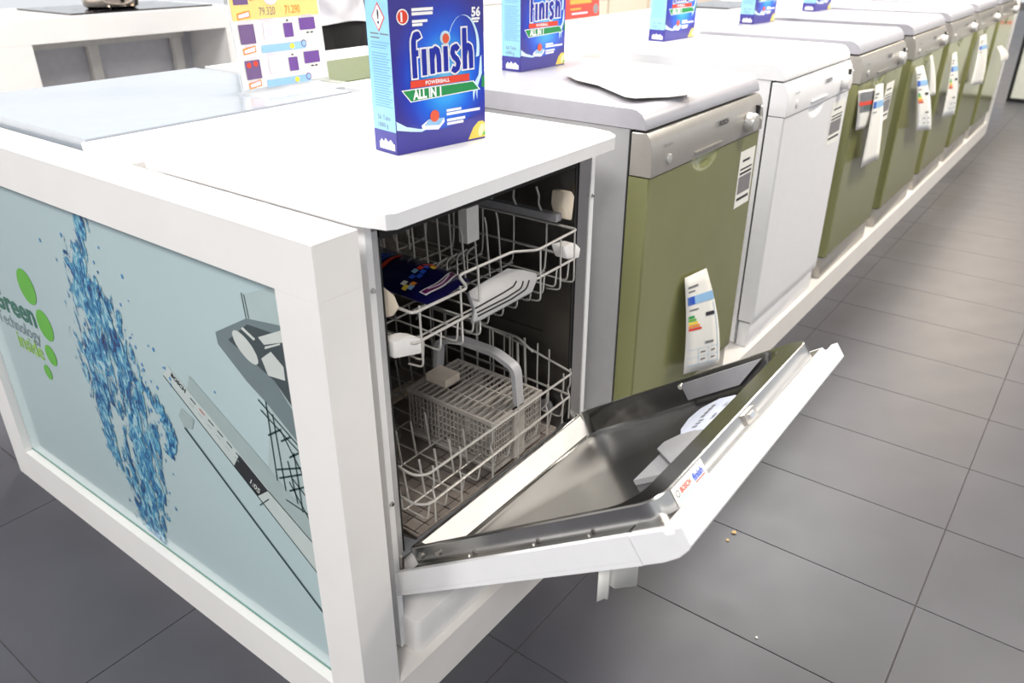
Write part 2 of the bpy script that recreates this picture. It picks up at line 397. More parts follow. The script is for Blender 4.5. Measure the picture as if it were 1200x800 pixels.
for k in range(6):
    y0, z0 = .398-.022*k, .552-.0131*k
    gline('printed_caption', [(y0, z0), (y0-.013, z0-.0078)], .003, PR('caption_red', (196, 90, 80)) if k == 1 else P3, .0008)
    gline('printed_caption', [(y0+.006, z0-.011), (y0-.004, z0-.017)], .002, P2, .0008)
efar = end_frame(6.03, 6.105, 'white end frame closing the far end of the dishwasher row')
box('glass_panel', 6.045, 6.087, .0895, 1.2395, .0945, .8388, GLASSM, efar, .001)

# ---------------------------------------------------------------- closed dishwashers
ZF = .0916
def door_mesh(X, m, parent):
    """front sheet with a scooped grip pocket under the fascia"""
    xs = [0, .004, .01]+[.03+.02*i for i in range(8)]+[.185+.0085*i for i in range(21)]+[.375+.03*i for i in range(8)]+[.59, .596, .6]
    zs = [.088, .094, .12]+[.16+.06*i for i in range(8)]+[.64, .66]+[.668+.006*i for i in range(8)]+[.715]
    vs, fs = [], []
    def yy(x, z):
        e = 0.
        if x < .002 or x > .598: e = .0035
        if z < .09: e = max(e, .003)
        r = ((x-.27)/.07)**2+((.7155-z)/.034)**2
        d = .016*(1-r) if r < 1 else 0
        return .004+e+d
    for z in zs:
        for x in xs: vs.append((X+x, yy(x, z), ZF+z))
    nx, nz = len(xs), len(zs)
    for j in range(nz-1):
        for i in range(nx-1): a = j*nx+i; fs.append((a, a+1, a+nx+1, a+nx))
    def strip(idx):
        b = []
        for i in idx:
            v = vs[i]; vs.append((v[0], .052, v[2])); b.append(len(vs)-1)
        for k in range(len(idx)-1): fs.append((idx[k+1], idx[k], b[k], b[k+1]))
    strip([j*nx for j in range(nz)][::-1]); strip([j*nx+nx-1 for j in range(nz)]); strip(list(range(nx))); strip([(nz-1)*nx+i for i in range(nx)][::-1])
    return mesh('door', vs, fs, m, parent)
FASCIA = [(.052,.717), (.001,.717), (.0,.722), (.0005,.75), (.004,.778), (.010,.795), (.018,.806), (.052,.806)]
TOPP = [(.605,.811), (.0205,.811), (.0195,.813), (.0225,.827), (.030,.840), (.042,.849), (.056,.8525), (.605,.8525)]
def dishwasher(X, label, mats, group, brand=True):
    body, door, fas, top, kick = mats
    t = thing('dishwasher', (X+.3, .3, ZF), label, 'dishwasher', group)
    box('door_seal', X+.006, X+.594, .0525, .0575, ZF+.09, ZF+.806, RUB, t, 0)
    box('body', X+.002, X+.598, .058, .60, ZF+.006, ZF+.810, body, t, .003)
    f = lambda x, a, b: (x, a, ZF+b)
    sharp(prism('worktop', TOPP, X, X+.6, top, t, f, .0012, 1).data, 24)
    d = door_mesh(X, door, t)
    c = prism('control_panel', FASCIA, X, X+.6, fas, t, f, .0015, 1); sharp(c.data, 24)
    prism('kick_plate', [(.05,.0), (.014,.0), (.014,.084), (.05,.084)], X+.001, X+.599, kick, t, f, .004)
    box('hinge_cap', X+.002, X+.016, .014, .05, ZF+.0843, ZF+.0877, BLACK, t, .0005)
    # fascia fittings (sub-parts)
    cyl('knob', (X+.50, .003, ZF+.752), (X+.50, -.022, ZF+.752), .024, .021, KNOB if fas is not WHITE else WPLA, c, 24, .003)
    box('display', X+.554, X+.569, -.0015, .012, ZF+.736, ZF+.784, BLACK, c, .001)
    for k in range(2): cyl('indicator', (X+.584, .004, ZF+.748+.028*k), (X+.584, -.002, ZF+.748+.028*k), .004, .004, WPLA, c, 10)
    FF = frame3((X, .0002, ZF), (1, 0, 0), (0, 0, 1))
    cyl('power_button', (X+.075, .004, ZF+.745), (X+.075, -.003, ZF+.745), .011, .010, KNOB if fas is not WHITE else WPLA, c, 18, .001)
    text('lettering', 'BOSCH', .016, frame3((X, .0032, ZF+.77), (1, 0, 0), (0, .12, 1)), .325, .0, INK, c, .003, bold=.0006)
    ring('emblem', .312, .0055, .005, .0066, frame3((X, .0032, ZF+.77), (1, 0, 0), (0, .12, 1)), INKG, c, .003, 16)
    text('lettering', 'SilencePlus', .009, frame3((X, .0032, ZF+.77), (1, 0, 0), (0, .12, 1)), .05, .002, INKG, c, .003)
    box('grip_lip', X+.20, X+.345, -.004, .002, ZF+.731, ZF+.7345, fas, c, .001)
    return t, d, c
SM = (SILV, GREEN, SILVP, SILVT, SILVP); WM = (WHITE,)*5
G = 'closed dishwashers in the display row'
X2, X3, X4, X5, X6, X7, X8 = .8675, 1.6472, 2.359, 3.119, 3.856, 4.598, 5.349
m2, door2, _ = dishwasher(X2, 'silver dishwasher with olive green door standing next to the open white dishwasher', SM, G)
m3, door3, _ = dishwasher(X3, 'closed white dishwasher standing between two silver and green ones', WM, G)
others = []
for X, lab in ((X4, 'silver dishwasher with dark green door right after the closed white one'),
               (X5, 'second green-fronted dishwasher beyond the closed white one'),
               (X6, 'third green-fronted dishwasher beyond the closed white one'),
               (X7, 'last but one green-fronted dishwasher towards the far end of the row'),
               (X8, 'last green-fronted dishwasher at the far end of the row')):
    c = copy_tree(m2); c.location.x += X-X2; c['label'] = lab; others.append(c)
# glued data stickers
def sticker(X, x0, x1, z0, z1, door):
    F = frame3((X, .0038, 0), (1, 0, 0), (0, 0, 1))
    s = rects('data_sticker', [(x0, z0, x1, z1)], F, PAPER, door, .0004)
    h = z1-z0; w_ = x1-x0
    L = [(x0+.01, z0+h*a, x1-.01, z0+h*b) for a, b in ((.12,.17), (.58,.62), (.66,.69))]+[(x0+.02, z0+h*.80, x1-.03, z0+h*.84)]
    for k in range(0):
        L.append((x0+.008+k*(w_-.016)/14, z0+h*.24, x0+.008+(k+.55)*(w_-.016)/14, z0+h*.55))
    for q in L: rects('printed_line', [q], F, INK, door, .0008)
    rects('barcode', [(x0+.008, z0+h*.24, x1-.008, z0+h*.55)], F, mat('barcode_grey', (132, 130, 132), .6, var=.35, scale=900), door, .0008)
d4 = [k for k in others[0].children if k.name.startswith('door')][0]
d4.data = d4.data
sticker(0, 1.355, 1.452, .622, .770, door2); sticker(0, 2.09, 2.22, .648, .785, door3); sticker(0, 2.755, 2.872, .615, .762, d4)

# ---------------------------------------------------------------- the open dishwasher
BX0, BX1 = .128, .728
m1 = thing('dishwasher', (.428, .3, ZF), 'white dishwasher with its door hanging open and racks showing', 'dishwasher')
box('side_panel', BX0, BX0+.012, .05, .585, ZF+.004, .902, WHITE, m1, .002)
box('side_panel', BX1-.012, BX1, .05, .585, ZF+.004, .902, WHITE, m1, .002)
box('rear_panel', BX0+.0125, BX1-.0125, .572, .585, ZF+.004, .902, SILV, m1, .001)
box('top_panel', BX0+.0125, BX1-.0125, .06, .571, .885, .902, SILV, m1, .001)
for q in [(BX0+.0125, .153, .052, .064, .30, .884), (.676, BX1-.0125, .052, .064, .30, .884)]: boxes('front_flange', [q], STEEL if q[0] > .5 else SILV, m1)
boxes('door_seal', [(.1535, .159, .054, .075, .30, .872), (.667, .6755, .054, .075, .30, .872), (.159, .667, .054, .075, .868, .884)], RUB, m1)
box('lower_front_panel', BX0+.0125, BX1-.0125, .118, .13, ZF+.004, .295, WHITE, m1, .001)
# tub liner: inside faces of a box, walls with pressed ribs
def tub():
    x0, x1, y0, y1, z0, z1 = .1595, .6665, .056, .55, .302, .868
    ys = [y0+(y1-y0)*i/12 for i in range(13)]
    prof = [(x0, z1), (x0, z0+.03), (x0+.03, z0), (x1-.03, z0), (x1, z0+.03), (x1, z1)]
    vs, fs = [], []
    for y in ys:
        for (x, z) in prof: vs.append((x, y, z))
    n = len(prof)
    for i in range(12):
        for k in range(n-1): fs.append((i*n+k, i*n+k+1, (i+1)*n+k+1, (i+1)*n+k))
        fs.append((i*n+n-1, i*n, (i+1)*n, (i+1)*n+n-1))
    fs.append(tuple(12*n+k for k in range(n)))
    return mesh('tub', vs, fs, TUB, m1)
tb = tub()
for z in (.5, .62, .84):
    for xa in (.1597, .6635): box('tub_rib', xa, xa+.0028, .12, .53, z, z+.006, TUB, tb, .001)
box('tub_floor_sheet', .195, .632, .058, .52, .3025, .306, TUBF, tb, .0005)
boxes('floor_grid', [(.2+.028*i, .2016+.028*i, .06, .2, .306, .3068) for i in range(15)]+[(.2, .625, .07+.028*i, .0716+.028*i, .306, .3068) for i in range(5)], TUB, tb)
cyl('filter', (.36, .36, .306), (.36, .36, .325), .075, .07, GREYB, tb, 28, .003)
box('inlet_cover', .46, .52, .525, .549, .60, .80, WPLA, tb, .008)
box('inlet_cover', .57, .60, .525, .549, .60, .80, WPLA, tb, .008)
tube('spray_pipe', [(.40, .53, .40), (.40, .535, .62), (.40, .44, .64)], .012, GREY, tb, 10, fil=.03)
prism('spray_arm', [(.16, .333), (.30, .333), (.36, .345), (.42, .333), (.56, .333), (.56, .326), (.16, .326)], .0, .04, CREAM, tb, lambda x, a, b: (a, .38+x, b), .003)
for (x, z) in ((.134, .80), (.134, .42), (.722, .80)):
    cyl('screw', (x, .0505, z), (x, .046, z), .0045, .003, STEEL, m1, 12)
# base tray and worktop
bm = bmesh.new(); addbox(bm, .137, .722, .016, .115, ZF, .167)
es = [e for e in bm.edges if abs(e.verts[0].co.z-e.verts[1].co.z) > .01 and e.verts[0].co.y < .05]
bmesh.ops.bevel(bm, geom=es, offset=.014, segments=4, affect='EDGES', profile=.5); bevel(bm, .003, 2, 50)
bmobj('kick_plate', bm, WPLA, m1)
def wtop():
    out = [(.103, .545), (.105, .045), (.118, -.004), (.130, -.012), (.690, -.012), (.704, -.004), (.713, .045), (.711, .545)]
    bm = bmesh.new(); A = [bm.verts.new((x, y, .905)) for x, y in out]
    ins = [(.107, .541), (.109, .049), (.122, .006), (.133, .0), (.687, .0), (.700, .006), (.709, .049), (.707, .541)]
    B = [bm.verts.new((x, y, .927)) for x, y in out]; Cc = [bm.verts.new((x, y, .9325)) for x, y in ins]
    n = len(out)
    for R0, R1 in ((A, B), (B, Cc)):
        for i in range(n): bm.faces.new((R0[i], R0[(i+1) % n], R1[(i+1) % n], R1[i]))
    bm.faces.new(A[::-1]); bm.faces.new(Cc); bmesh.ops.recalc_face_normals(bm, faces=bm.faces)
    return bmobj('worktop', bm, WHITE, m1)
wtop()
# --- open door : frame (x, u along the door towards its tip, n outwards)
TY, TZ, DY, DZ, NY, NZ = -.45, .63, -.8138, .5811, -.5811, -.8138
def D(x, u, n): return (x, TY+DY*u+NY*n, TZ+DZ*u+NZ*n)
def dbox(name, x0, x1, u0, u1, n0, n1, m, parent, r=.002):
    bm = bmesh.new(); addbox(bm, x0, x1, u0, u1, n0, n1); bevel(bm, r, 2)
    for v in bm.verts: v.co = D(*v.co)
    bmesh.ops.recalc_face_normals(bm, faces=bm.faces)
    return bmobj(name, bm, m, parent)
bm = bmesh.new(); addbox(bm, .130, .726, -.665, -.0845, .036, .043); addbox(bm, .130, .139, -.665, -.0845, .0, .0358); addbox(bm, .717, .726, -.665, -.0845, .0, .0358); addbox(bm, .1392, .7168, -.665, -.655, .0, .0358)
for v in bm.verts: v.co = D(*v.co)
bmesh.ops.recalc_face_normals(bm, faces=bm.faces)
door = bmobj('open_door', bm, WHITE, m1)
prism('control_panel', [(-.0835,.0), (-.0835,.043), (-.05,.0425), (-.025,.039), (-.006,.031), (.0,.026), (.0,.0), (-.012,.0), (-.014,.006), (-.026,.006), (-.028,.0)], .130, .726, WHITE, door, lambda x, a, b: D(x, a, b), .0008, 1)
sharp(door.children[0].data, 20)
def rrect(x0, x1, u0, u1, rt, rb, n):
    out = []
    for (cx, cu, r, a0) in ((x1-rb, u0+rb, rb, -math.pi/2), (x1-rt, u1-rt, rt, 0), (x0+rt, u1-rt, rt, math.pi/2), (x0+rb, u0+rb, rb, math.pi)):
        for k in range(7):
            a = a0+math.pi/2*k/6; out.append(D(cx+r*math.cos(a), cu+r*math.sin(a), n))
    return out
R0_ = -.566
R = [rrect(.150,.706,-.578,-.030,.034,.012,-.0002), rrect(.150,.706,-.578,-.030,.034,.012,-.028), rrect(.152,.704,-.576,-.032,.033,.011,-.030),
     rrect(.158,.698,-.572,-.076,.045,.012,-.030), rrect(.160,.696,-.570,-.079,.045,.012,-.028), rrect(.190,.668,-.5515,-.094,.05,.02,.011), rrect(.200,.658,-.5465,-.102,.05,.02,.015)]
vs = [p for r_ in R for p in r_]; n = len(R[0]); fs = []
for i in range(len(R)-1):
    for k in range(n): fs.append((i*n+k, i*n+(k+1) % n, (i+1)*n+(k+1) % n, (i+1)*n+k))
fs.append(tuple((len(R)-1)*n+k for k in range(n)))
tray = mesh('inner_liner', vs, fs, STEEL, m1)
me = tray.data; bm = bmesh.new(); bm.from_mesh(me); bmesh.ops.recalc_face_normals(bm, faces=bm.faces); bm.to_mesh(me); bm.free(); sharp(me, 28)
mesh('step_reflection', [D(.176, -.5690, -.0268), D(.680, -.5690, -.0268), D(.664, -.5515, .0098), D(.194, -.5515, .0098)], [(0, 1, 2, 3)], WPLA, tray, False)  # white sheet over the steel step, its bright reflection put in as colour
# hinge arm, screws
prism('hinge_arm', [(.0,.30), (.03,.30), (.085,.215), (.06,.20), (.0,.275)], .1415, .1475, STEELB, m1, lambda x, a, b: (x, .045+a*.6, b), .0005)
prism('hinge_arm', [(.0,.30), (.03,.30), (.085,.215), (.06,.20), (.0,.275)], .709, .714, STEELB, m1, lambda x, a, b: (x, .045+a*.6, b), .0005)
for u in (-.55, -.50): cyl('screw', D(.150, u, -.014), D(.1465, u, -.014), .006, .005, STEELB, tray, 12)
for u in (-.42, -.27, -.16): cyl('screw', D(.1445, u, -.001), D(.1445, u, -.005), .0035, .0025, STEELB, tray, 10)
dbox('liner_lip', .1395, .1498, -.57, -.09, .0, .0012, STEELB, tray, 0)
dbox('liner_lip', .1395, .716, -.0835, -.0295, -.0012, -.0001, STEELB, tray, 0)
# latch, drying vent, detergent dispenser, paper sticker
dbox('latch', .40, .436, -.0299, -.0255, -.024, -.008, STEELB, tray, .001)
dbox('latch_hook', .41, .426, -.0257, -.0225, -.02, -.012, CHROME, tray, .001)
vent = prism('drying_vent', [(-.30,-.024), (-.285,.004), (-.17,.004), (-.12,-.024)], -.002, .004, mat('vent_grey', (128, 128, 132), .4), tray, lambda x, a, b: D(.6925-.0158*(b+.024)/.019+x-.006, a, b), .0012)
cyl('vent_pin', D(.690, -.302, -.020), D(.682, -.302, -.020), .006, .005, CHROME, tray, 12)
disp = dbox('detergent_dispenser', .325, .605, -.205, -.118, .006, .0149, GREY, tray, .004)
def fan(name, x0, x1, m, lift, n=10, flip=False):
    P = []
    for k in range(n+1):
        t = k/n; x = x0+(x1-x0)*t
        P.append((x, -.128-.082*math.sin(math.pi*(.18+.62*(t if not flip else 1-t)))))
    vs = [D(x, u, lift) for x, u in P]+[D(x1, -.124, lift), D(x0, -.124, lift)]
    vs2 = [D(x, u, lift+.006) for x, u in P]+[D(x1, -.124, lift+.006), D(x0, -.124, lift+.006)]
    k = len(vs); fs = [tuple(range(k)), tuple(range(2*k-1, k-1, -1))]+[(i, (i+1) % k, k+(i+1) % k, k+i) for i in range(k)]
    return mesh(name, vs+vs2, fs, m, disp)
def lid(name, P, m, top, th=.006):
    k = len(P); vs = [D(x, u, top) for x, u in P]+[D(x, u, top+th) for x, u in P]
    o = mesh(name, vs, [tuple(range(k)), tuple(range(2*k-1, k-1, -1))]+[(i, (i+1) % k, k+(i+1) % k, k+i) for i in range(k)], m, disp)
    bm = bmesh.new(); bm.from_mesh(o.data); bmesh.ops.recalc_face_normals(bm, faces=bm.faces); bevel(bm, .0012, 2, 40); bm.to_mesh(o.data); bm.free(); sharp(o.data)
    return o
LID1 = [(.413,-.206), (.437,-.206), (.454,-.182), (.455,-.152), (.439,-.125), (.33,-.128)]
LID2 = [(.465,-.190), (.49,-.204), (.537,-.213), (.576,-.208), (.602,-.18), (.596,-.145), (.575,-.126), (.504,-.121), (.459,-.123), (.462,-.155)]
lid('dispenser_lid', LID1, GREY, -.004)
lid('rinse_aid_lid', LID2, mat('pale_blue_plastic', (190, 196, 212), .35), .0)
dbox('lid_gap', .335, .452, -.1185, -.114, .003, .0045, BLACK, disp, 0)
FD = frame3(D(0, 0, -.0004), (1, 0, 0), (0, DY, DZ))
text('lettering', 'max', .014, FD, .50, -.150, INK, disp, -.0006); text('lettering', '3in1', .012, FD, .548, -.148, INK, disp, -.0006)
rects('scale_marks', [(.48+.012*k, -.175, .485+.012*k, -.165) for k in range(3)]+[(.52+.014*k, -.18, .53+.014*k, -.172) for k in range(4)], FD, INKG, disp, -.0006)
FT = frame3(D(0, -.030, 0), (1, 0, 0), (-0.0, -NY, -NZ))      # band at the tip of the liner, v = height above door skin
# band faces the tip: normal = U x V
rects('brand_sticker', [(.180, .002, .265, .027)], FT, PAPER, tray, .0006)
text('lettering', 'BOSCH', .0105, FT, .197, .013, INKR, tray, .0011, bold=.0003, width=.027)
ring('emblem', .189, .0165, .0035, .0048, FT, INKG, tray, .0011, 14)
text('lettering', 'finish', .0135, FT, .231, .011, INKB, tray, .0011, bold=.0004, width=.027)
rects('printed_underline', [(.233, .0075, .259, .009)], FT, INKR, tray, .0011)
rects('printed_caption', [(.186, .0055, .226, .0068), (.186, .0085, .218, .0096)], FT, INKL, tray, .0011)

# --- wire racks (parts of the open dishwasher)
WR = .0018
upper = box('upper_rack', .185, .1905, .10, .40, .697, .7, WIRE, m1, .0005)
def wire(pts, parent, r=WR, name='wire', fil=.01, closed=False): return tube(name, pts, r, WIRE, parent, 6, closed, fil)
UY0, UY1, UX0, UX1 = .03, .46, .19, .64
wire([(UX0, .10, .752), (UX0, UY0, .749), (.318, UY0, .747), (.30, UY0+.004, .773), (.436, UY0, .773), (.511, UY0, .754), (UX1, UY0, .757), (UX1, .10, .757), (UX1, UY1, .757), (UX0, UY1, .757), (UX0, .10, .752)], upper, .0025)
wire([(UX0, UY0, .698), (UX1, UY0, .700), (UX1, UY1, .70), (UX0, UY1, .70)], upper, .0025, closed=True)
for i in range(11):
    x = UX0+.02+.0405*i
    wire([(x, UY0, .70), (x, UY0+.003, .660), (x, UY1-.003, .660), (x, UY1, .757)], upper)
for x in (.205, .30, .345, .52, .585, .632): wire([(x, UY0, .775 if .3 < x < .45 else .756), (x, UY0-.001, .70), (x, UY0-.002, .652), (x, UY0+.03, .648)], upper)
for y in (.10, .18, .26, .34, .42):
    for X_, s in ((UX0, 1), (UX1, -1)): wire([(X_, y, .756), (X_, y, .70), (X_+s*.004, y, .660), (X_+s*.05, y, .656)], upper)
    wire([(UX0+.004, y, .657), (UX1-.004, y, .657)], upper)
for y, z1, x0, nn in ((.17, .775, .225, 11), (.30, .82, .225, 11), (.40, .845, .24, 10)):
    for i in range(nn):
        if y < .35 and .27 < x0+.036*i < .45: continue
        wire([(x0+.036*i, y, .657), (x0+.036*i, y+.008, z1-.012), (x0+.036*i, y+.012, z1)], upper, .0021, 'tine')
for i in range(5): wire([(.42+.03*i, .22, .66), (.42+.03*i, .22, .70), (.455+.03*i, .22, .705), (.455+.03*i, .27, .66)], upper, .0018)
box('cup_holder_bar', .612, .630, .06, .40, .772, .786, GREY, upper, .0025)
for i in range(5): wire([(.621, .10+.06*i, .786), (.617, .105+.06*i, .80), (.625, .108+.06*i, .81), (.62, .112+.06*i, .83)], upper, .0022, 'hook')
# folding shelf at the front of the upper rack
FP = [(.3372,.0527,.7227), (.3736,.0551,.7251), (.4494,.0572,.7272), (.481,.047,.717), (.5064,.0351,.7051), (.4989,.0278,.6978), (.4679,.0165,.6865), (.3249,.0164,.6864), (.3058,.0185,.6885), (.3264,.0316,.7016)]
def shelf():
    k = Vector((0, -.7071, .7071))*.005
    off = Vector((0, -.022, .022))*.0
    top = [Vector(p)+Vector((0, -.004, .004))+k for p in FP]; bot = [p-k*1.6 for p in top]
    n = len(top); fs = [tuple(range(n)), tuple(range(2*n-1, n-1, -1))]+[(i, (i+1) % n, n+(i+1) % n, n+i) for i in range(n)]
    bm = bmesh.new(); V_ = [bm.verts.new(p) for p in top+bot]
    for f in fs: bm.faces.new([V_[i] for i in f])
    bmesh.ops.recalc_face_normals(bm, faces=bm.faces); bevel(bm, .0018, 2, 40)
    return bmobj('folding_shelf', bm, GREY, m1)
sh = shelf()
for L_ in ([(.328,.0311,.7011), (.4024,.0322,.7022), (.4352,.0333,.7033), (.4482,.0375,.7075)], [(.3257,.0258,.6958), (.4051,.0251,.6951), (.449,.0269,.6969), (.4629,.0335,.7035)], [(.3229,.0218,.6918), (.4114,.0208,.6908), (.4588,.023,.693), (.4773,.031,.701)]):
    bm = bmesh.new(); addtube(bm, [Vector(p)+Vector((0, -.0073, .0073)) for p in L_], .0016, 6, False, .01); bmobj('slot', bm, BLACK, sh)
    p = Vector(L_[-1])+Vector((.002, .008, .009)); box('slot', p.x-.006, p.x+.006, p.y-.0095, p.y-.001, p.z-.0075, p.z-.0065, BLACK, sh, 0)
# rack clips and rollers
def clip(pts, d, m, name='rack_clip'):
    bm = bmesh.new(); A = [bm.verts.new(p) for p in pts]; B = [bm.verts.new(Vector(p)+Vector(d)) for p in pts]; n = len(pts)
    bm.faces.new(A); bm.faces.new(B[::-1])
    for i in range(n): bm.faces.new((A[i], B[i], B[(i+1) % n], A[(i+1) % n]))
    bmesh.ops.recalc_face_normals(bm, faces=bm.faces); bevel(bm, .003, 2)
    return bmobj(name, bm, m, upper)
clip([(.168,.07,.738), (.182,.062,.738), (.190,.055,.752), (.186,.06,.772), (.172,.07,.79), (.164,.08,.79)], (.0, .02, 0), CREAM)
box('rack_block', .478, .512, .165, .185, .745, .812, WPLA, upper, .004)
clip([(.632,.05,.775), (.645,.045,.770), (.652,.045,.815), (.648,.05,.826), (.634,.058,.826), (.630,.058,.80)], (.0, .028, 0), CREAM)
clip([(.166,.05,.676), (.205,.028,.676), (.206,.028,.702), (.19,.035,.708), (.166,.05,.704)], (0, .03, 0), WPLA)
clip([(.618,.035,.702), (.652,.03,.696), (.657,.03,.714), (.645,.034,.727), (.618,.045,.725)], (0, .03, 0), WPLA)
for y in (.14, .38):
    for x in (.172,): cyl('roller', (x-.006, y, .735), (x+.006, y, .735), .018, .018, WPLA, upper, 16, .002)

lower = box('lower_rack', .188, .1925, .10, .42, .3435, .3465, WIRE, m1, .0005)
wire([(.186, UY0+.02, .447), (.20, UY0, .448), (.643, UY0, .445), (.645, .16, .47), (.645, .30, .49), (.645, .47, .49), (.186, .47, .49), (.186, .20, .46)], lower, .0025, closed=True)
wire([(.186, UY0+.02, .386), (.20, UY0, .386), (.640, UY0, .392), (.644, .47, .40), (.186, .47, .40)], lower, .0025, closed=True)
for x in (.215, .285, .375, .455, .555, .61, .635): wire([(x, UY0, .458), (x, UY0-.001, .42), (x+.004, UY0+.008, .405), (x, UY0-.001, .392), (x, UY0, .338)], lower)
for i in range(10): wire([(.205+.046*i, UY0+.002, .388), (.205+.046*i, UY0+.01, .345), (.205+.046*i, .465, .345), (.205+.046*i, .47, .49)], lower)
for y in (.09, .187, .285, .385): wire([(.19, y, .40), (.195, y, .346), (.635, y, .346), (.645, y, .40), (.645, y, .48)], lower)
for y in (.12, .21, .25, .33, .42): wire([(.645, y, .485), (.645, y, .40), (.638, y-.006, .37), (.64, y, .345)], lower)
for y in (.09, .187, .285, .385):
    for i in range(5 if y < .3 else 11): wire([(.213+.04*i, y, .346), (.207+.04*i, y+.004, .425)], lower, .0021, 'tine')
for x in (.60, .625): wire([(x, .14, .50), (x, .135, .36), (x-.012, .12, .345)], lower, .0028)
wire([(.60, .10, .49), (.60, .14, .512), (.60, .40, .512), (.60, .43, .47)], lower, .0025)
for i in range(6): wire([(.60, .16+.045*i, .512), (.60, .16+.045*i, .36)], lower, .002)
for y in (.1, .38):
    for x in (.176, .652): cyl('roller', (x-.005, y, .335), (x+.005, y, .335), .016, .016, GREY, lower, 16, .002)

# --- cutlery basket standing in the lower rack
bk = thing('cutlery_basket', (.48, .16, .35), 'grey lattice cutlery basket with arched handle in the lower rack', 'cutlery basket')
bx0, bx1, by0, by1, bz0, bz1 = .402, .556, .048, .268, .325, .438
def lattice(name, u0, u1, v0, v1, nu, nv, f, t=.0018, d=.002, skip=None):
    L = []
    bm = bmesh.new()
    def b(ua, ub, va, vb):
        c = bmesh.new(); addbox(c, ua, ub, va, vb, 0, d)
        for v in c.verts: v.co = f(*v.co)
        tmp = bpy.data.meshes.new('t'); c.to_mesh(tmp); c.free(); bm.from_mesh(tmp); bpy.data.meshes.remove(tmp)
    for i in range(nu+1):
        u = u0+(u1-u0)*i/nu; b(u-t/2, u+t/2, v0, v1)
    for j in range(nv+1):
        v = v0+(v1-v0)*j/nv; b(u0, u1, v-t/2, v+t/2)
    bmesh.ops.recalc_face_normals(bm, faces=bm.faces)
    return bmobj(name, bm, GREYB, bk, False)
for x in (bx0, bx1-.003): lattice('lattice_side', by0, by1, bz0+.02, bz1-.006, 22, 6, lambda u, v, h, x=x: (x+h, u, v))
for y in (by0, by1-.003):
    lattice('lattice_front', bx0, bx0+.058, bz0+.012, bz1-.006, 7, 7, lambda u, v, h, y=y: (u, y+h, v))
    lattice('lattice_front', bx0+.096, bx1, bz0+.012, bz1-.006, 7, 7, lambda u, v, h, y=y: (u, y+h, v))
    box('centre_column', bx0+.06, bx0+.094, y-.004, y+.005, bz0, bz1, GREYB, bk, .002)
boxes('frame', [(bx0-.002, bx1+.002, by0-.002, by0+.004, bz1-.008, bz1), (bx0-.002, bx1+.002, by1-.004, by1+.002, bz1-.008, bz1), (bx0-.002, bx0+.004, by0+.0045, by1-.0045, bz1-.008, bz1), (bx1-.004, bx1+.002, by0+.0045, by1-.0045, bz1-.008, bz1),
    (bx0, bx1, by0, by0+.004, bz0, bz0+.02), (bx0, bx1, by1-.004, by1, bz0, bz0+.02), (bx0, bx0+.004, by0+.0045, by1-.0045, bz0, bz0+.022), (bx1-.004, bx1, by0+.0045, by1-.0045, bz0, bz0+.022), (bx0+.0045, bx1-.0045, by0+.0045, by1-.0045, bz0, bz0+.004)], GREYB, bk)
boxes('divider', [(bx0+.0045, bx1-.0045, y-.001, y+.001, bz0+.005, bz1-.009) for y in (.12, .195)]+[(.4525, .4545, by0+.005, by1-.005, bz0+.005, bz1-.009), (.50, .502, by0+.005, by1-.005, bz0+.005, bz1-.009)], GREYB, bk)
for i in range(14):
    y = by0+.014+.0146*i; box('top_slat', bx0+.004, bx1-.004, y-.0012, y+.0012, bz1-.003, bz1+.0005, GREYB, bk, .0006, 1)
for x in (.452, .503): box('top_spar', x-.0018, x+.0018, by0+.004, by1-.004, bz1-.007, bz1-.0042, GREYB, bk, 0)
HP = fillet([(.488, .052, .425), (.488, .060, .515), (.488, .11, .533), (.488, .20, .533), (.488, .256, .515), (.488, .264, .43)], .014, n=4)
bm = bmesh.new(); prev = None
for i, p in enumerate(HP):
    t = (HP[min(i+1, len(HP)-1)]-HP[max(0, i-1)]).normalized(); nn = Vector((1, 0, 0)).cross(t).normalized()
    q = [bm.verts.new(p+Vector((sx*.011, 0, 0))+nn*sn*.005) for sx, sn in ((-1,-1), (1,-1), (1,1), (-1,1))]
    if prev:
        for k in range(4): bm.faces.new((prev[k], prev[(k+1) % 4], q[(k+1) % 4], q[k]))
    else: bm.faces.new(q[::-1])
    prev = q
bm.faces.new(prev); bmesh.ops.recalc_face_normals(bm, faces=bm.faces)
bmobj('handle', bm, mat('light_grey_plastic', (174, 174, 178), .42), bk)
tab = box('dishwasher_tablet', .445, .489, .205, .258, bz1+.001, bz1+.018, mat('cream_tablet', (222, 210, 196), .7, var=.05), None, .003)
tag(tab, 'small cream tablet pack lying on the cutlery basket', 'tablet')

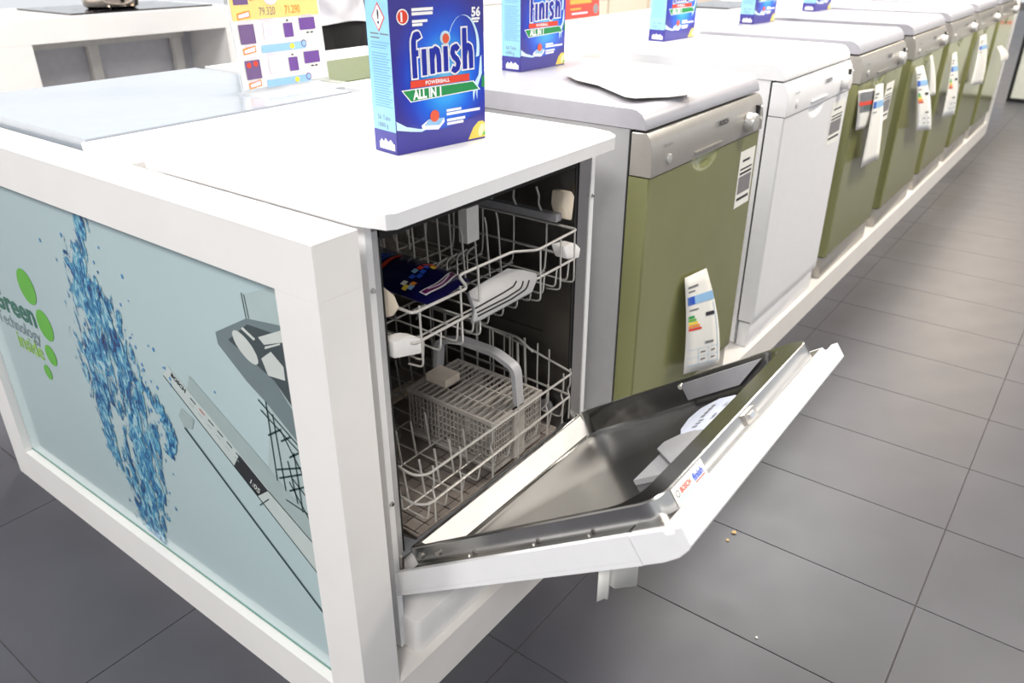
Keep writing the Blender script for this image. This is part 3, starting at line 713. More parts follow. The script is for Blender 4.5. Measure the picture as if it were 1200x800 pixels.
# --- sachet of tablets lying in the upper rack
def sachet():
    t = thing('tablet_pouch', (.36, .21, .70), 'dark blue glossy tablet pouch lying in the upper rack', 'pouch')
    P00, P10, P11, P01 = Vector((.305, .100, .700)), Vector((.430, .120, .702)), Vector((.425, .345, .718)), Vector((.285, .31, .718))
    nx, ny = 16, 20
    def S_(a, b, s=1):
        p = P00*(1-a)*(1-b)+P10*a*(1-b)+P11*a*b+P01*(1-a)*b
        e = (math.sin(math.pi*a)*math.sin(math.pi*b))**.5
        return p+Vector((0, 0, s*(.016*e)+.002*math.sin(9*a+4*b)*e))
    vs, fs = [], []
    for s in (1, -1):
        k0 = len(vs)
        for j in range(ny+1):
            for i in range(nx+1): vs.append(S_(i/nx, j/ny, s))
        for j in range(ny):
            for i in range(nx):
                a = k0+j*(nx+1)+i; f = (a, a+1, a+nx+2, a+nx+1); fs.append(f if s > 0 else f[::-1])
    FOIL = mat('navy_foil', (22, 20, 78), .22, .2, var=.1, coat=.5)
    o = mesh('foil_bag', vs, fs, FOIL, t)
    def patch(name, a0, a1, b0, b1, m, lift=.0008, wave=0):
        n = 8; vs, fs = [], []
        for i in range(n+1):
            for b in (b0, b1):
                a = a0+(a1-a0)*i/n; vs.append(S_(a, b+wave*math.sin(math.pi*i/n))+Vector((0, 0, lift)))
        for i in range(n): fs.append((2*i, 2*i+2, 2*i+3, 2*i+1))
        mesh(name, vs, fs, m, o)
    patch('printed_band', .12, .93, .10, .17, INKW, .0008, -.03); patch('printed_band', .14, .91, .113, .157, mat('magenta_ink', (110, 20, 90), .4), .0012, -.03)
    patch('printed_caption', .25, .8, .127, .142, INKPL, .0016, -.03)
    for a, b, m in ((.1,.30,INKY), (.17,.34,PAPER), (.22,.27,INKO), (.14,.26,INKL), (.36,.34,INKB), (.44,.30,INKB), (.5,.37,INKL), (.56,.31,INKB), (.62,.36,INKR), (.7,.33,INKB), (.76,.36,INKR), (.83,.31,INKO), (.78,.29,INKY), (.88,.35,INKR)):
        patch('printed_spot', a-.05, a+.05, b-.022, b+.022, m, .0012)
    Fp = lambda u, v, h=0: S_(u, v)+Vector((0, 0, .0015))
    text('lettering', 'finish', .17, Fp, .18, .70, INKB, o, bold=.006, width=.6)
    patch('printed_band', .16, .82, .63, .67, INKR, .0012)
    return t
sachet()

# --- curled leaflet hanging under the open door
lf = thing('paper_leaflet', (.19, -.335, .40), 'curled paper leaflet hanging below the open dishwasher door', 'leaflet')
def leaflet():
    cur = fillet([(.150, -.334, 0), (.176, -.340, 0), (.198, -.322, 0), (.238, -.350, 0)], .02, n=6)
    vs, fs = [], []
    n = len(cur)
    for k, p in enumerate(cur):
        vs += [(p.x, p.y, .425-.014*min(1, 4*k/(n-1)) if k < n*.3 else .425-.03*((k/(n-1)-.3)/.7)**2), (p.x, p.y, .495)]
    for k in range(n-1): fs.append((2*k, 2*k+2, 2*k+3, 2*k+1))
    o = mesh('sheet', vs, fs, PAPER, lf)
    sm = o.modifiers.new('thick', 'SOLIDIFY'); sm.thickness = .0006
    q = [Vector(p)+Vector((-.0006, -.0008, 0)) for p in cur]
    vs, fs = [], []
    for k in range(n//2, n-1): vs += [(q[k].x, q[k].y, .462), (q[k].x, q[k].y, .4645)]
    for k in range(len(vs)//2-1): fs.append((2*k, 2*k+2, 2*k+3, 2*k+1))
    mesh('printed_line', vs, fs, INKB, o)
leaflet()

# ---------------------------------------------------------------- detergent cartons
def box_mat():
    m = bpy.data.materials.new('carton_blue_print'); m.use_nodes = True; nt = m.node_tree; N = nt.nodes; L = nt.links
    b = N['Principled BSDF']; b.inputs['Roughness'].default_value = .3; b.inputs['Coat Weight'].default_value = .3
    tc = N.new('ShaderNodeTexCoord'); mp = N.new('ShaderNodeMapping'); mp.inputs['Location'].default_value = (-.105*8.8, 0, -.115*7.2); mp.inputs['Scale'].default_value = (8.8, 0, 7.2)
    L.new(tc.outputs['Object'], mp.inputs[0])
    ln = N.new('ShaderNodeVectorMath'); ln.operation = 'LENGTH'; L.new(mp.outputs[0], ln.inputs[0])
    nz = N.new('ShaderNodeTexNoise'); nz.inputs['Scale'].default_value = 14; L.new(tc.outputs['Object'], nz.inputs['Vector'])
    ad = N.new('ShaderNodeMath'); ad.operation = 'MULTIPLY_ADD'; L.new(nz.outputs['Fac'], ad.inputs[0]); ad.inputs[1].default_value = .12; L.new(ln.outputs['Value'], ad.inputs[2])
    r = N.new('ShaderNodeValToRGB'); e = r.color_ramp.elements
    e[0].position = .0; e[0].color = (lin(120), lin(205), lin(245), 1); e[1].position = .98; e[1].color = (lin(50), lin(44), lin(140), 1)
    for p, c in ((.35, (50, 160, 240)), (.58, (18, 96, 222)), (.8, (34, 56, 176))):
        q = e.new(p); q.color = (lin(c[0]), lin(c[1]), lin(c[2]), 1)
    L.new(ad.outputs[0], r.inputs[0]); L.new(r.outputs[0], b.inputs['Base Color'])
    return m
BOXM = box_mat(); NAVY = mat('carton_navy', (52, 46, 146), .3, coat=.3); SKY = mat('carton_sky', (150, 208, 242), .35, coat=.2)
FNAVY = mat('logo_navy', (24, 40, 158), .35); GLOW = mat('glow_pale', (205, 236, 252), .4); LEM = mat('lemon', (246, 214, 90), .4); BALL = mat('ball_red', (226, 92, 58), .35)
def carton():
    t = thing('detergent_box', (0, 0, 0), '', 'box')
    W_, D_, H_ = .19, .062, .262
    c = box('carton', 0, W_, 0, D_, .0, H_, BOXM, t, .0008)
    F = frame3((0, 0, 0), (1, 0, 0), (0, 0, 1))                    # front, normal -y
    Fs = frame3((0, D_, 0), (0, -1, 0), (0, 0, 1))                # left side, normal -x
    E = lambda *a: None
    def fl(name, pts, m, h=.0004): return flat(name, pts, F, m, c, h)
    # left side
    rects('side_print', [(.001, .036, D_-.001, H_-.001)], Fs, SKY, c, .0003); rects('side_print', [(.001, .001, D_-.001, .0358)], Fs, NAVY, c, .0003)
    flat('hazard_mark', [(.034-.017, .207), (.034, .186), (.034+.017, .207), (.034, .228)], Fs, INKR, c, .0006)
    flat('hazard_mark', [(.034-.0145, .207), (.034, .189), (.034+.0145, .207), (.034, .225)], Fs, INKW, c, .0008)
    text('lettering', '!', .028, Fs, .032, .198, INK, c, .001, bold=.0006)
    rects('small_print', [(.010, .17-.004*k, .058-.004*(k % 3), .1712-.004*k) for k in range(25) if k not in (3,)], Fs, mat('small_print_blue', (112, 160, 205), .5), c, .0006)
    rects('small_print', [(.010, .182, .032, .184), (.036, .182, .058, .184), (.010, .176, .034, .178)], Fs, INKG, c, .0006)
    text('lettering', '56 Tabs', .011, Fs, .014, .053, INKG, c, .0006); text('lettering', '1000 g', .011, Fs, .014, .041, INKG, c, .0006)
    rects('side_logo', [(.014, .006, .056, .017)], Fs, PAPER, c, .0006)
    flat('side_logo', [(.016, .017), (.020, .022), (.026, .0175), (.031, .024), (.038, .018), (.045, .023), (.052, .0175)], Fs, INKW, c, .0006)
    # navy bottom
    fl('front_print', [(.0005, .0005), (W_-.0005, .0005), (W_-.0005, .046), (.14, .036), (.10, .030), (.05, .0305), (.0005, .036)], NAVY)
    fl('glow_swirl', [(.0005, .054), (.02, .043), (.045, .0365), (.062, .034), (.05, .031), (.03, .034), (.0005, .040)], GLOW, .0006)
    # arc of the drinking glass
    n = 18; A = []
    for k in range(n+1):
        a = math.radians(150-165*k/n); A.append((.1455+.034*math.cos(a), .152+.052*math.sin(a)))
    vs, fs = [], []
    for k, (u, v) in enumerate(A):
        wd = .0015+.006*(k/n)**2
        vs += [F(u, v, .0006), F(u-wd, v-wd*.2, .0006)]
    for k in range(n): fs.append((2*k, 2*k+1, 2*k+3, 2*k+2))
    mesh('glass_arc', vs, fs, GLOW, c, False)
    fl('glass_arc', [(.180, .135), (.176, .108), (.162, .090), (.164, .066), (.169, .086), (.172, .068), (.174, .090), (.184, .110), (.1835, .14)], GLOW, .0006)
    # white halo + lettering
    def strokes(name, wd, m, h):
        ux, uy, x0, y0 = .0248, .037, .0385, .1205
        vs, fs = [], []
        def add(P, off):
            P = [Vector(((off+a)*ux*.98+x0, b*uy+y0)) for a, b in P]
            for a, b in zip(P[:-1], P[1:]):
                d = (b-a).normalized(); nn = Vector((-d.y, d.x))*wd/2; k = len(vs)
                if wd > .012:
                    if a is P[0]: a = a-d*.0026
                    if b is P[-1]: b = b+d*.0026
                hh = h+len(fs)*5e-6
                for q in (a+nn, b+nn, b-nn, a-nn): vs.append(F(q.x, q.y, hh))
                fs.append((k, k+3, k+2, k+1))
            for a in P[1:-1]:
                k = len(vs); hh = h+len(fs)*5e-6
                for t_ in range(12): vs.append(F(a.x+wd/2*math.cos(t_*math.pi/6), a.y+wd/2*math.sin(t_*math.pi/6), hh))
                fs.append(tuple(range(k, k+12)))
        arch = [(0, .55), (.10, .82), (.3, .97), (.48, .9), (.56, .65), (.56, 0)]
        add([(.62, 1.45), (.5, 1.62), (.3, 1.6), (.16, 1.38), (.14, 1.1), (.14, -.12)], 0); add([(-.05, .88), (.5, .88)], 0)
        add([(0, -.05), (0, 1.02)], .95); add([(0, -.03), (0, 1.02)], 1.6); add(arch, 1.6); add([(0, 0), (0, 1.05)], 2.76)
        add([(.55, .84), (.38, .98), (.12, .93), (.04, .74), (.16, .58), (.42, .45), (.55, .28), (.46, .08), (.22, .0), (-.02, .1)], 3.3)
        add([(0, 0), (0, 1.72)], 4.42); add(arch, 4.42)
        return mesh(name, vs, fs, m, c, False)
    strokes('logo_halo', .0150, INKW, .0008); strokes('logo', .0094, FNAVY, .0015)
    disc('glow', .1065, .172, .0105, .0105, F, GLOW, c, .0007); disc('red_ball', .1065, .171, .0068, .0075, F, BALL, c, .0022, 20)
    fl('red_strip', [(.032, .1015), (.155, .1015), (.155, .1125), (.032, .1125)], INKR, .0013)
    text('lettering', 'POWERBALL', .0085, F, .062, .1042, INKW, c, .0017, width=.05, bold=.0002)
    for pts, m, h in (([(.014, .1), (.165, .1), (.180, .084), (.031, .080)], INKW, .0005), ([(.017, .0985), (.163, .0985), (.176, .0855), (.032, .0815)], INKGR, .0007), ([(.184, .106), (.1895, .106), (.1895, .0865), (.182, .088)], INKGR, .0007)): fl('green_banner', pts, m, h)
    text('lettering', 'ALL IN 1', .0195, F, .036, .0842, INKW, c, .001, bold=.0009, width=.058)
    # corner marks
    disc('badge', .0245, .207, .0115, .0115, F, INKW, c, .0005); disc('badge', .0245, .207, .0095, .0095, F, INKR, c, .0007)
    text('lettering', '1', .018, F, .0205, .2008, INKW, c, .001, bold=.0008)
    for q in [(.042, .214, .084, .2185), (.042, .208, .083, .2125), (.042, .1975, .072, .2015), (.042, .1925, .062, .1965), (.104, .056, .136, .060), (.104, .050, .178, .0545), (.104, .040, .144, .0445), (.104, .034, .140, .0385), (.163, .195, .181, .1985), (.166, .191, .178, .1938)]: rects('caption', [q], F, INKW, c, .0006)
    text('lettering', '56', .0195, F, .163, .2005, INKW, c, .0006, bold=.0008)
    # tablet, ball, lemon
    fl('tablet_picture', [(.052, .034), (.085, .030), (.099, .041), (.098, .048), (.066, .049), (.05, .041)], INKW, .0007); fl('tablet_picture', [(.056, .040), (.088, .037), (.098, .048), (.066, .049)], INKL, .0009)
    disc('red_ball', .078, .053, .0095, .0095, F, BALL, c, .0012)
    fl('lemon_picture', [(.150, .003), (.1895, .003), (.1895, .026), (.184, .031), (.174, .031), (.162, .022)], LEM, .0006); disc('lemon_picture', .180, .0155, .006, .011, F, mat('lemon_pale', (250, 240, 190), .4), c, .0009, rot=-.4)
    fl('lemon_picture', [(.182, .006), (.1895, .006), (.1895, .013), (.185, .012)], INKLG, .001)
    return t
cb = carton(); cartons = [cb]
GB = 'blue detergent boxes on the dishwasher tops'
for k, (x, y, z, a, lab) in enumerate((( .336, .186, .9327, -9.2, 'large blue detergent box on the open white dishwasher'),
        (1.120, .520, .9442, -2, 'blue detergent box on the silver dishwasher beside the white paper'),
        (1.955, .545, .9442, -5, 'blue detergent box on the closed white dishwasher'),
        (2.725, .545, .9442, -5, 'blue detergent box on the second silver dishwasher'),
        (3.52, .56, .9442, -5, 'furthest blue detergent box, its foot just showing at the top'))):
    o = cb if k == 0 else copy_tree(cb)
    o.location = (x, y, z); o.rotation_euler.z = math.radians(a); tag(o, lab, 'box', GB)

# --- loose white paper on the silver dishwasher
PP = [(1.104,.373), (1.187,.402), (1.204,.367), (1.226,.301), (1.262,.277), (1.157,.129), (1.085,.01), (1.002,.042), (.917,.075), (.919,.101), (1.012,.224), (1.044,.302)]
bm = bmesh.new(); cx = sum(p[0] for p in PP)/12; cy = sum(p[1] for p in PP)/12
rings = []
for s in (1., .8, .5, .2):
    r_ = []
    for k, (x, y) in enumerate(PP):
        z = .9448+.003+ (.008*s*s if k in (8, 9, 10, 11, 0) else .002*s)
        r_.append(bm.verts.new((cx+(x-cx)*s, cy+(y-cy)*s, z)))
    rings.append(r_)
for A, B in zip(rings[:-1], rings[1:]):
    for k in range(12): bm.faces.new((A[k], A[(k+1) % 12], B[(k+1) % 12], B[k]))
bm.faces.new(rings[-1]); bmesh.ops.recalc_face_normals(bm, faces=bm.faces)
bmesh.ops.solidify(bm, geom=bm.faces[:], thickness=.0018)
ps = bmobj('paper_sheet', bm, PAPER); tag(ps, 'loose white paper lying on top of the silver dishwasher', 'paper')

# ---------------------------------------------------------------- hanging labels and leaflets on the green doors
def strip_label(name, corners, label, group, prints, bow=.012, cat='label'):
    """corners: bottom-left, bottom-right, top-right, top-left in world coords"""
    bl, br, tr, tl = (Vector(p) for p in corners)
    t = thing(name, tuple((bl+br)/2), label, cat, group)
    def S_(a, b, lift=0.):
        p = bl*(1-a)*(1-b)+br*a*(1-b)+tr*a*b+tl*(1-a)*b
        return p+Vector((0, -bow*math.sin(math.pi*b)*(.4+.6*a)-lift, 0))
    n = 10; vs, fs = [], []
    for j in range(n+1):
        for i in range(5): vs.append(S_(i/4, j/n))
    for j in range(n):
        for i in range(4): a = j*5+i; fs.append((a, a+1, a+6, a+5))
    o = mesh('sheet', vs, fs, PAPER, t); sm = o.modifiers.new('thick', 'SOLIDIFY'); sm.thickness = .0006; sm.offset = -1
    for (nm, a0, b0, a1, b1, m) in prints:
        vs, fs = [], []; k = 4
        for j in range(k+1):
            b = b0+(b1-b0)*j/k
            vs += [S_(a0, b, .0012), S_(a1, b, .0012)]
        for j in range(k): fs.append((2*j, 2*j+1, 2*j+3, 2*j+2))
        mesh(nm, vs, fs, m, o, False)
    return t
EN = [('printed_caption', .1, .88, .5, .90, INKG), ('printed_caption', .1, .84, .35, .855, INKG), ('blue_band', .05, .72, .98, .80, INKL), ('blue_band', .05, .72, .3, .80, INKB), ('printed_caption', .1, .66, .4, .675, INKG)]
for k, m in enumerate((mat('energy_green', (40, 160, 80), .5), INKLG, INKY, INKO, INKR)): EN.append(('rating_bar', .06, .585-.032*k, .25+.05*k, .61-.032*k, m))
EN += [('rating_arrow', .62, .575, .9, .612, INK), ('figure', .55, .29, .8, .315, INKG)]
EN += [('grid_line', .06, .25, .94, .253, INKL), ('grid_line', .06, .16, .94, .163, INKL), ('grid_line', .36, .08, .37, .25, INKL), ('grid_line', .64, .08, .65, .25, INKL), ('figure', .42, .20, .56, .215, INKG), ('figure', .72, .20, .84, .215, INKG), ('figure', .42, .12, .56, .135, INKG), ('figure', .72, .12, .84, .135, INKG), ('edge_line', .92, .08, .935, .70, INKL), ('edge_line', .06, .075, .94, .08, INKL)]
GL = 'paper labels hanging on the green doors'
strip_label('energy_label', [(1.085, -.026, .262), (1.315, -.03, .19), (1.205, -.004, .508), (1.079, -.004, .522)], 'energy label curling off the olive door next to the open dishwasher', GL, EN, .014)
RED = [('printed_photo', .1, .45, .95, .95, INKG), ('printed_band', .05, .62, .9, .72, INKR), ('printed_photo', .3, .5, .8, .62, mat('photo_dark', (80, 100, 96), .5)), ('corner_mark', .8, .02, .97, .12, INKR)]
strip_label('sale_leaflet', [(2.365, -.012, .655), (2.585, -.012, .632), (2.53, -.010, .775), (2.31, -.010, .795)], 'leaflet with red print on the dark green door after the white dishwasher', GL, RED, .006, 'leaflet')
strip_label('energy_label', [(2.47, -.03, .505), (2.72, -.03, .49), (2.60, -.018, .785), (2.50, -.018, .79)], 'long energy label behind the red leaflet on the dark green door', GL, EN[:5], .006)
strip_label('energy_label', [(3.31, -.035, .495), (3.60, -.045, .455), (3.27, -.012, .775), (3.13, -.012, .78)], 'wide pale energy label on the second green door past the white dishwasher', GL, EN, .012)
strip_label('energy_label', [(3.54, -.012, .607), (3.70, -.012, .597), (3.43, -.008, .80), (3.39, -.008, .80)], 'narrow folded label flap beside the wide pale energy label', GL, [], .006)
strip_label('energy_label', [(3.90, -.032, .461), (4.20, -.04, .43), (3.99, -.012, .76), (3.90, -.012, .76)], 'energy label on the third green door past the white dishwasher', GL, EN, .012)
strip_label('energy_label', [(4.56, -.03, .53), (4.98, -.035, .49), (4.80, -.012, .78), (4.62, -.012, .78)], 'energy label with blue mark on the last but one green door', GL, EN[:5], .012)
strip_label('energy_label', [(5.40, -.05, .57), (5.62, -.06, .56), (5.58, -.012, .65), (5.38, -.012, .66)], 'small white label curling away from the last green door', GL, [], .02)

# ---------------------------------------------------------------- back row of the island
GLASS_TOP = mat('pale_grey_glass_top', (160, 168, 178), .2, var=.02, coat=.4); GTOP = mat('green_inset_top', (86, 98, 56), .5, var=.1, scale=60)
def back_unit(X, wd, label, topm, inset=None, z=.935):
    t = thing('appliance', (X+wd/2, 1.0, ZF), label, 'appliance', 'appliances in the back row of the island')
    box('body', X+.004, X+wd-.004, .70, 1.25, ZF+.005, z-.034, WHITE, t, .003)
    box('worktop', X, X+wd, .697, 1.318, z-.033, z, topm, t, .003)
    box('door', X+.002, X+wd-.002, 1.2505, 1.30, ZF+.09, z-.15, WHITE, t, .004); box('control_panel', X+.002, X+wd-.002, 1.2505, 1.305, z-.148, z-.036, WHITE, t, .004)
    box('kick_plate', X+.01, X+wd-.01, 1.2505, 1.275, ZF+.005, ZF+.086, WHITE, t, .003)
    if inset: box('inset_top', X+.02, X+wd-.02, .80, 1.12, z+.0002, z+.003, inset, t, .001)
    return t
back_unit(.085, .62, 'appliance with pale grey-blue glass top behind the open dishwasher', GLASS_TOP)
back_unit(.735, .60, 'white appliance with a green inset top behind the nearest detergent box', WHITE, GTOP)
back_unit(1.37, .60, 'plain white appliance in the back row behind the second detergent box', WHITE)
back_unit(2.06, .60, 'white appliance in the back row carrying the red sign', WHITE)
back_unit(2.76, .60, 'white back-row appliance right of the red sign', WHITE)
back_unit(3.46, .60, 'white back-row appliance under the dark glass hob', WHITE)
back_unit(4.16, .60, 'white back-row appliance beyond the dark glass hob', WHITE)
back_unit(4.86, .60, 'white back-row appliance near the far end', WHITE)

ACR = mat('clear_acrylic', (244, 246, 248), .08, alpha=.35)
def sign(name, x0, x1, y, z0, h, lean, label, foot=.09):
    t = thing(name, ((x0+x1)/2, y, z0), label, 'sign')
    box('acrylic_foot', x0-.002, x1+.002, y-foot, y+.02, z0, z0+.004, ACR, t, .001)
    F = frame3((x0, y, z0+.0045), (1, 0, 0), (0, lean, 1))
    L = [F(-.003, 0, -.003), F(x1-x0+.003, 0, -.003), F(x1-x0+.003, h, -.003), F(-.003, h, -.003)]
    K = [F(-.003, 0, -.006), F(x1-x0+.003, 0, -.006), F(x1-x0+.003, h, -.006), F(-.003, h, -.006)]
    mesh('acrylic_back', L+K, [(0,1,2,3), (7,6,5,4), (0,4,5,1), (1,5,6,2), (2,6,7,3), (3,7,4,0)], ACR, t, False)
    p = rects('printed_sheet', [(0, .006, x1-x0, h-.006)], F, PAPER, t, -.001)
    return t, F, p
t, F, p = sign('price_sign', .522, .768, .845, .9352, .34, .06, 'price sheet with yellow top and appliance pictures in a clear stand')
rects('printed_panel', [(.004, .149, .242, .33)], F, mat('amber_ink', (255, 214, 130), .5), p, .0)
text('lettering', '79.320', .024, F, .075, .156, INKG, p, .0006, width=.043); text('lettering', '71.290', .024, F, .145, .156, INKO, p, .0006, width=.043, bold=.0004)
for (u, v) in ((.022, .150), (.022, .078), (.022, .006)):
    flat('price_flash', [(u-.006, v), (u+.028, v+.004), (u+.028, v+.018), (u-.006, v+.013)], F, INKO, p, .0006); flat('price_flash', [(u-.003, v+.003), (u+.025, v+.006), (u+.025, v+.015), (u-.003, v+.010)], F, INKPL, p, .0009)
for row, v in enumerate((.104, .030)):
    rects('product_photo', [(.014, v-.004, .054, v+.036)], F, mat('photo_plum', (112, 86, 132), .5), p, .0006); rects('product_photo', [(.078, v+.002, .102, v+.038)], F, INKPL, p, .0006)
    rects('product_photo', [(.134, v+.002, .160, v+.032)], F, INKP, p, .0006); disc('product_photo', .147, v+.0375, .003, .002, F, INK, p, .0006); rects('product_photo', [(.180, v+.014, .226, v+.040)], F, INKP, p, .0006); rects('product_photo', [(.197, v+.006, .205, v+.009), (.209, v+.006, .217, v+.009)], F, INK, p, .0006)
    rects('blue_caption', [(.065, v-.026, .19, v-.010)], F, INKL, p, .0006); disc('yellow_spot', .150, v-.018, .007, .006, F, INKY, p, .0009); ring('round_mark', .185, v-.015, .006, .008, F, INKP, p, .0009, 16)
    rects('small_print', [(.018, v+.040, .05, v+.042), (.07, v+.042, .11, v+.044), (.19, v+.044, .22, v+.046), (.02, v-.010, .045, v-.008), (.14, v-.004, .16, v-.002)], F, INKPL, p, .0006)
disc('red_spot', .024, .056, .006, .006, F, INKR, p, .0009); disc('red_spot', .042, .058, .006, .006, F, INKR, p, .0009)
flat('red_flash', [(.055, .187), (.085, .190), (.085, .204), (.055, .200)], F, INKR, p, .0006); flat('red_flash', [(.135, .194), (.165, .197), (.165, .210), (.135, .207)], F, INKR, p, .0006)
rects('product_photo', [(.012, .180, .05, .22)], F, mat('photo_plum', (112, 86, 132), .5), p, .0006); disc('round_badge', .110, .197, .021, .021, F, INKPL, p, .0008); rects('round_badge_text', [(.098, .192, .12, .195), (.1, .198, .118, .201)], F, INKR, p, .0012)
t, F, p = sign('red_sign', 2.26, 2.54, 1.15, .9352, .21, .05, 'red printed sign with yellow lettering in a clear stand behind the detergent boxes', .16)
rects('printed_panel', [(.004, .02, .276, .20)], F, mat('sign_red', (214, 60, 42), .5), p, .0)
rects('yellow_lettering', [(.05, .075, .21, .092), (.05, .10, .21, .118), (.05, .053, .13, .06)], F, mat('sign_amber', (226, 150, 60), .5), p, .0006); rects('pale_caption', [(.06, .036, .18, .042)], F, INKPL, p, .0006); disc('emblem', .245, .05, .02, .02, F, INKG, p, .0006)

def hob(X, y, z, wd, dp, label):
    t = thing('glass_hob', (X+wd/2, y+dp/2, z), label, 'hob', 'glass hobs')
    g = box('glass_plate', X, X+wd, y, y+dp, z, z+.008, mat('dark_hob_glass', (30, 30, 34), .08, coat=.5), t, .002)
    Fh = frame3((X, y, z+.008), (1, 0, 0), (0, 1, 0))
    for (a, b, r) in ((.25, .3, .08), (.25, .72, .1), (.72, .3, .1), (.72, .72, .08)): ring('cooking_zone', a*wd, b*dp, r*wd*1.4, r*wd*1.4+.003, Fh, INKG, g, .0004)
    return t
hob(3.50, .98, .9352, .52, .30, 'dark glass hob on the back row among white tops')

# ---------------------------------------------------------------- other islands of the shop behind
def counter(X0, X1, y0, y1, label):
    t = thing('display_counter', ((X0+X1)/2, (y0+y1)/2, 0), label, 'counter', 'display counters behind the island')
    box('top_slab', X0, X1, y0, y1, .848, .948, LAM, t, .002)
    return t
t = counter(.30, 2.06, 3.05, 3.75, 'white display counter with an open grey bay at top left')
box('post', .30, 1.035, 3.05, 3.74, 0, .8475, LAM, t, .002); box('post', 1.995, 2.06, 3.05, 3.74, 0, .8475, LAM, t, .002)
GB1 = mat('bay_grey', (200, 200, 204), .5); GB2 = mat('bay_rail', (222, 220, 214), .5)
box('bay_back', 1.0355, 1.9945, 3.40, 3.42, 0, .847, GB1, t, 0)
box('bay_floor', 1.0355, 1.9945, 3.06, 3.399, 0, .09, GB1, t, 0)
boxes('bay_rail', [(1.09, 1.94, 3.36, 3.39, .79, .815), (1.42, 1.47, 3.36, 3.39, .1, .789), (1.10, 1.16, 3.36, 3.39, .1, .789), (1.87, 1.92, 3.36, 3.39, .1, .789)], GB2, t)
hob(1.25, 3.10, .9482, .72, .52, 'dark glass hob on the far white counter at top left')
pot = thing('cooking_pot', (1.55, 3.30, .9565), 'steel cooking pot standing on the far hob at top left', 'pot')
bm = bmesh.new(); prof = [(.0, .0), (.105, .0), (.122, .01), (.125, .03), (.125, .15), (.129, .153), (.121, .153), (.119, .03), (.10, .012), (.0, .012)]
seg = 32; rg = [[bm.verts.new((1.55+r_*math.cos(2*math.pi*k/seg), 3.30+r_*math.sin(2*math.pi*k/seg), .9568+z)) for k in range(seg)] for r_, z in prof[1:-1]]
for A, B in zip(rg[:-1], rg[1:]):
    for k in range(seg): bm.faces.new((A[k], A[(k+1) % seg], B[(k+1) % seg], B[k]))
bm.faces.new(rg[0][::-1]); bm.faces.new(rg[-1]); bmesh.ops.recalc_face_normals(bm, faces=bm.faces)
bmobj('pan_body', bm, mat('pot_steel', (196, 184, 172), .12, 1.), pot)
for s in (-1, 1): tube('handle', [(1.55+s*.124, 3.27, 1.08), (1.55+s*.165, 3.275, 1.085), (1.55+s*.165, 3.325, 1.085), (1.55+s*.124, 3.33, 1.08)], .005, STEELB, pot, 8)
BRN = mat('brown_oven_glass', (118, 90, 64), .2, var=.12, scale=5, coat=.4); DRK = mat('dark_cabinet', (46, 42, 40), .4)
t = counter(4.6, 8.6, 2.72, 3.4, 'white counter with brown oven fronts behind the red sign')
t2 = t
for i in range(6):
    x = 4.62+.66*i
    box('oven_front', x, x+.63, 2.725, 2.75, .28, .66, BRN, t, .003); box('drawer_front', x, x+.63, 2.725, 2.75, .70, .83, mat('cream_front', (226, 214, 196), .4), t, .003)
box('carcass', 4.61, 8.59, 2.752, 3.39, 0, .8475, LAM, t, .002)
t = thing('tall_cabinet', (2.75, 3.4, 0), 'dark tall cabinet behind the nearest detergent box and the person', 'cabinet')
box('carcass', 2.52, 3.45, 3.2, 3.8, 0, 1.9, DRK, t, .003); box('door', 2.53, 2.98, 3.18, 3.199, .05, 1.88, DRK, t, .002); box('door', 2.99, 3.44, 3.18, 3.199, .05, 1.88, DRK, t, .002)
t = counter(3.55, 4.45, 3.0, 3.7, 'plain white counter between the dark cabinet and the brown ovens')
box('carcass', 3.56, 4.44, 3.01, 3.69, 0, .8475, LAM, t, .002)
# freestanding framed board at the far right
t = thing('framed_board', (7.9, -.1, 0), 'pale board with a black frame standing on the floor at the far right', 'board')
PALE = mat('pale_board', (206, 208, 196), .3)
box('panel', 7.66, 7.70, -1.1, .06, .03, 1.7, PALE, t, .001); boxes('frame', [(7.645, 7.715, .06, .085, 0, 1.73), (7.645, 7.715, -1.125, -1.10, 0, 1.73), (7.645, 7.715, -1.1, .06, 0, .03), (7.645, 7.715, -1.1, .06, 1.70, 1.73)], BLACK, t)
rects('red_stripe', [(.0, .62, 1.1, .64)], frame3((7.659, .06, 0), (0, -1, 0), (0, 0, 1)), INKR, t, .001); rects('dark_header', [(.0, .78, 1.1, 1.6)], frame3((7.659, .06, 0), (0, -1, 0), (0, 0, 1)), DRK, t, .001)
t = thing('white_cabinet', (7.6, .45, 0), 'white cabinet side seen between the far end frame and the framed board', 'cabinet')
box('body', 7.25, 7.9, .22, .62, .06, 1.5, LAM, t, .004); box('base', 7.27, 7.88, .24, .60, 0, .059, DRK, t, .002)

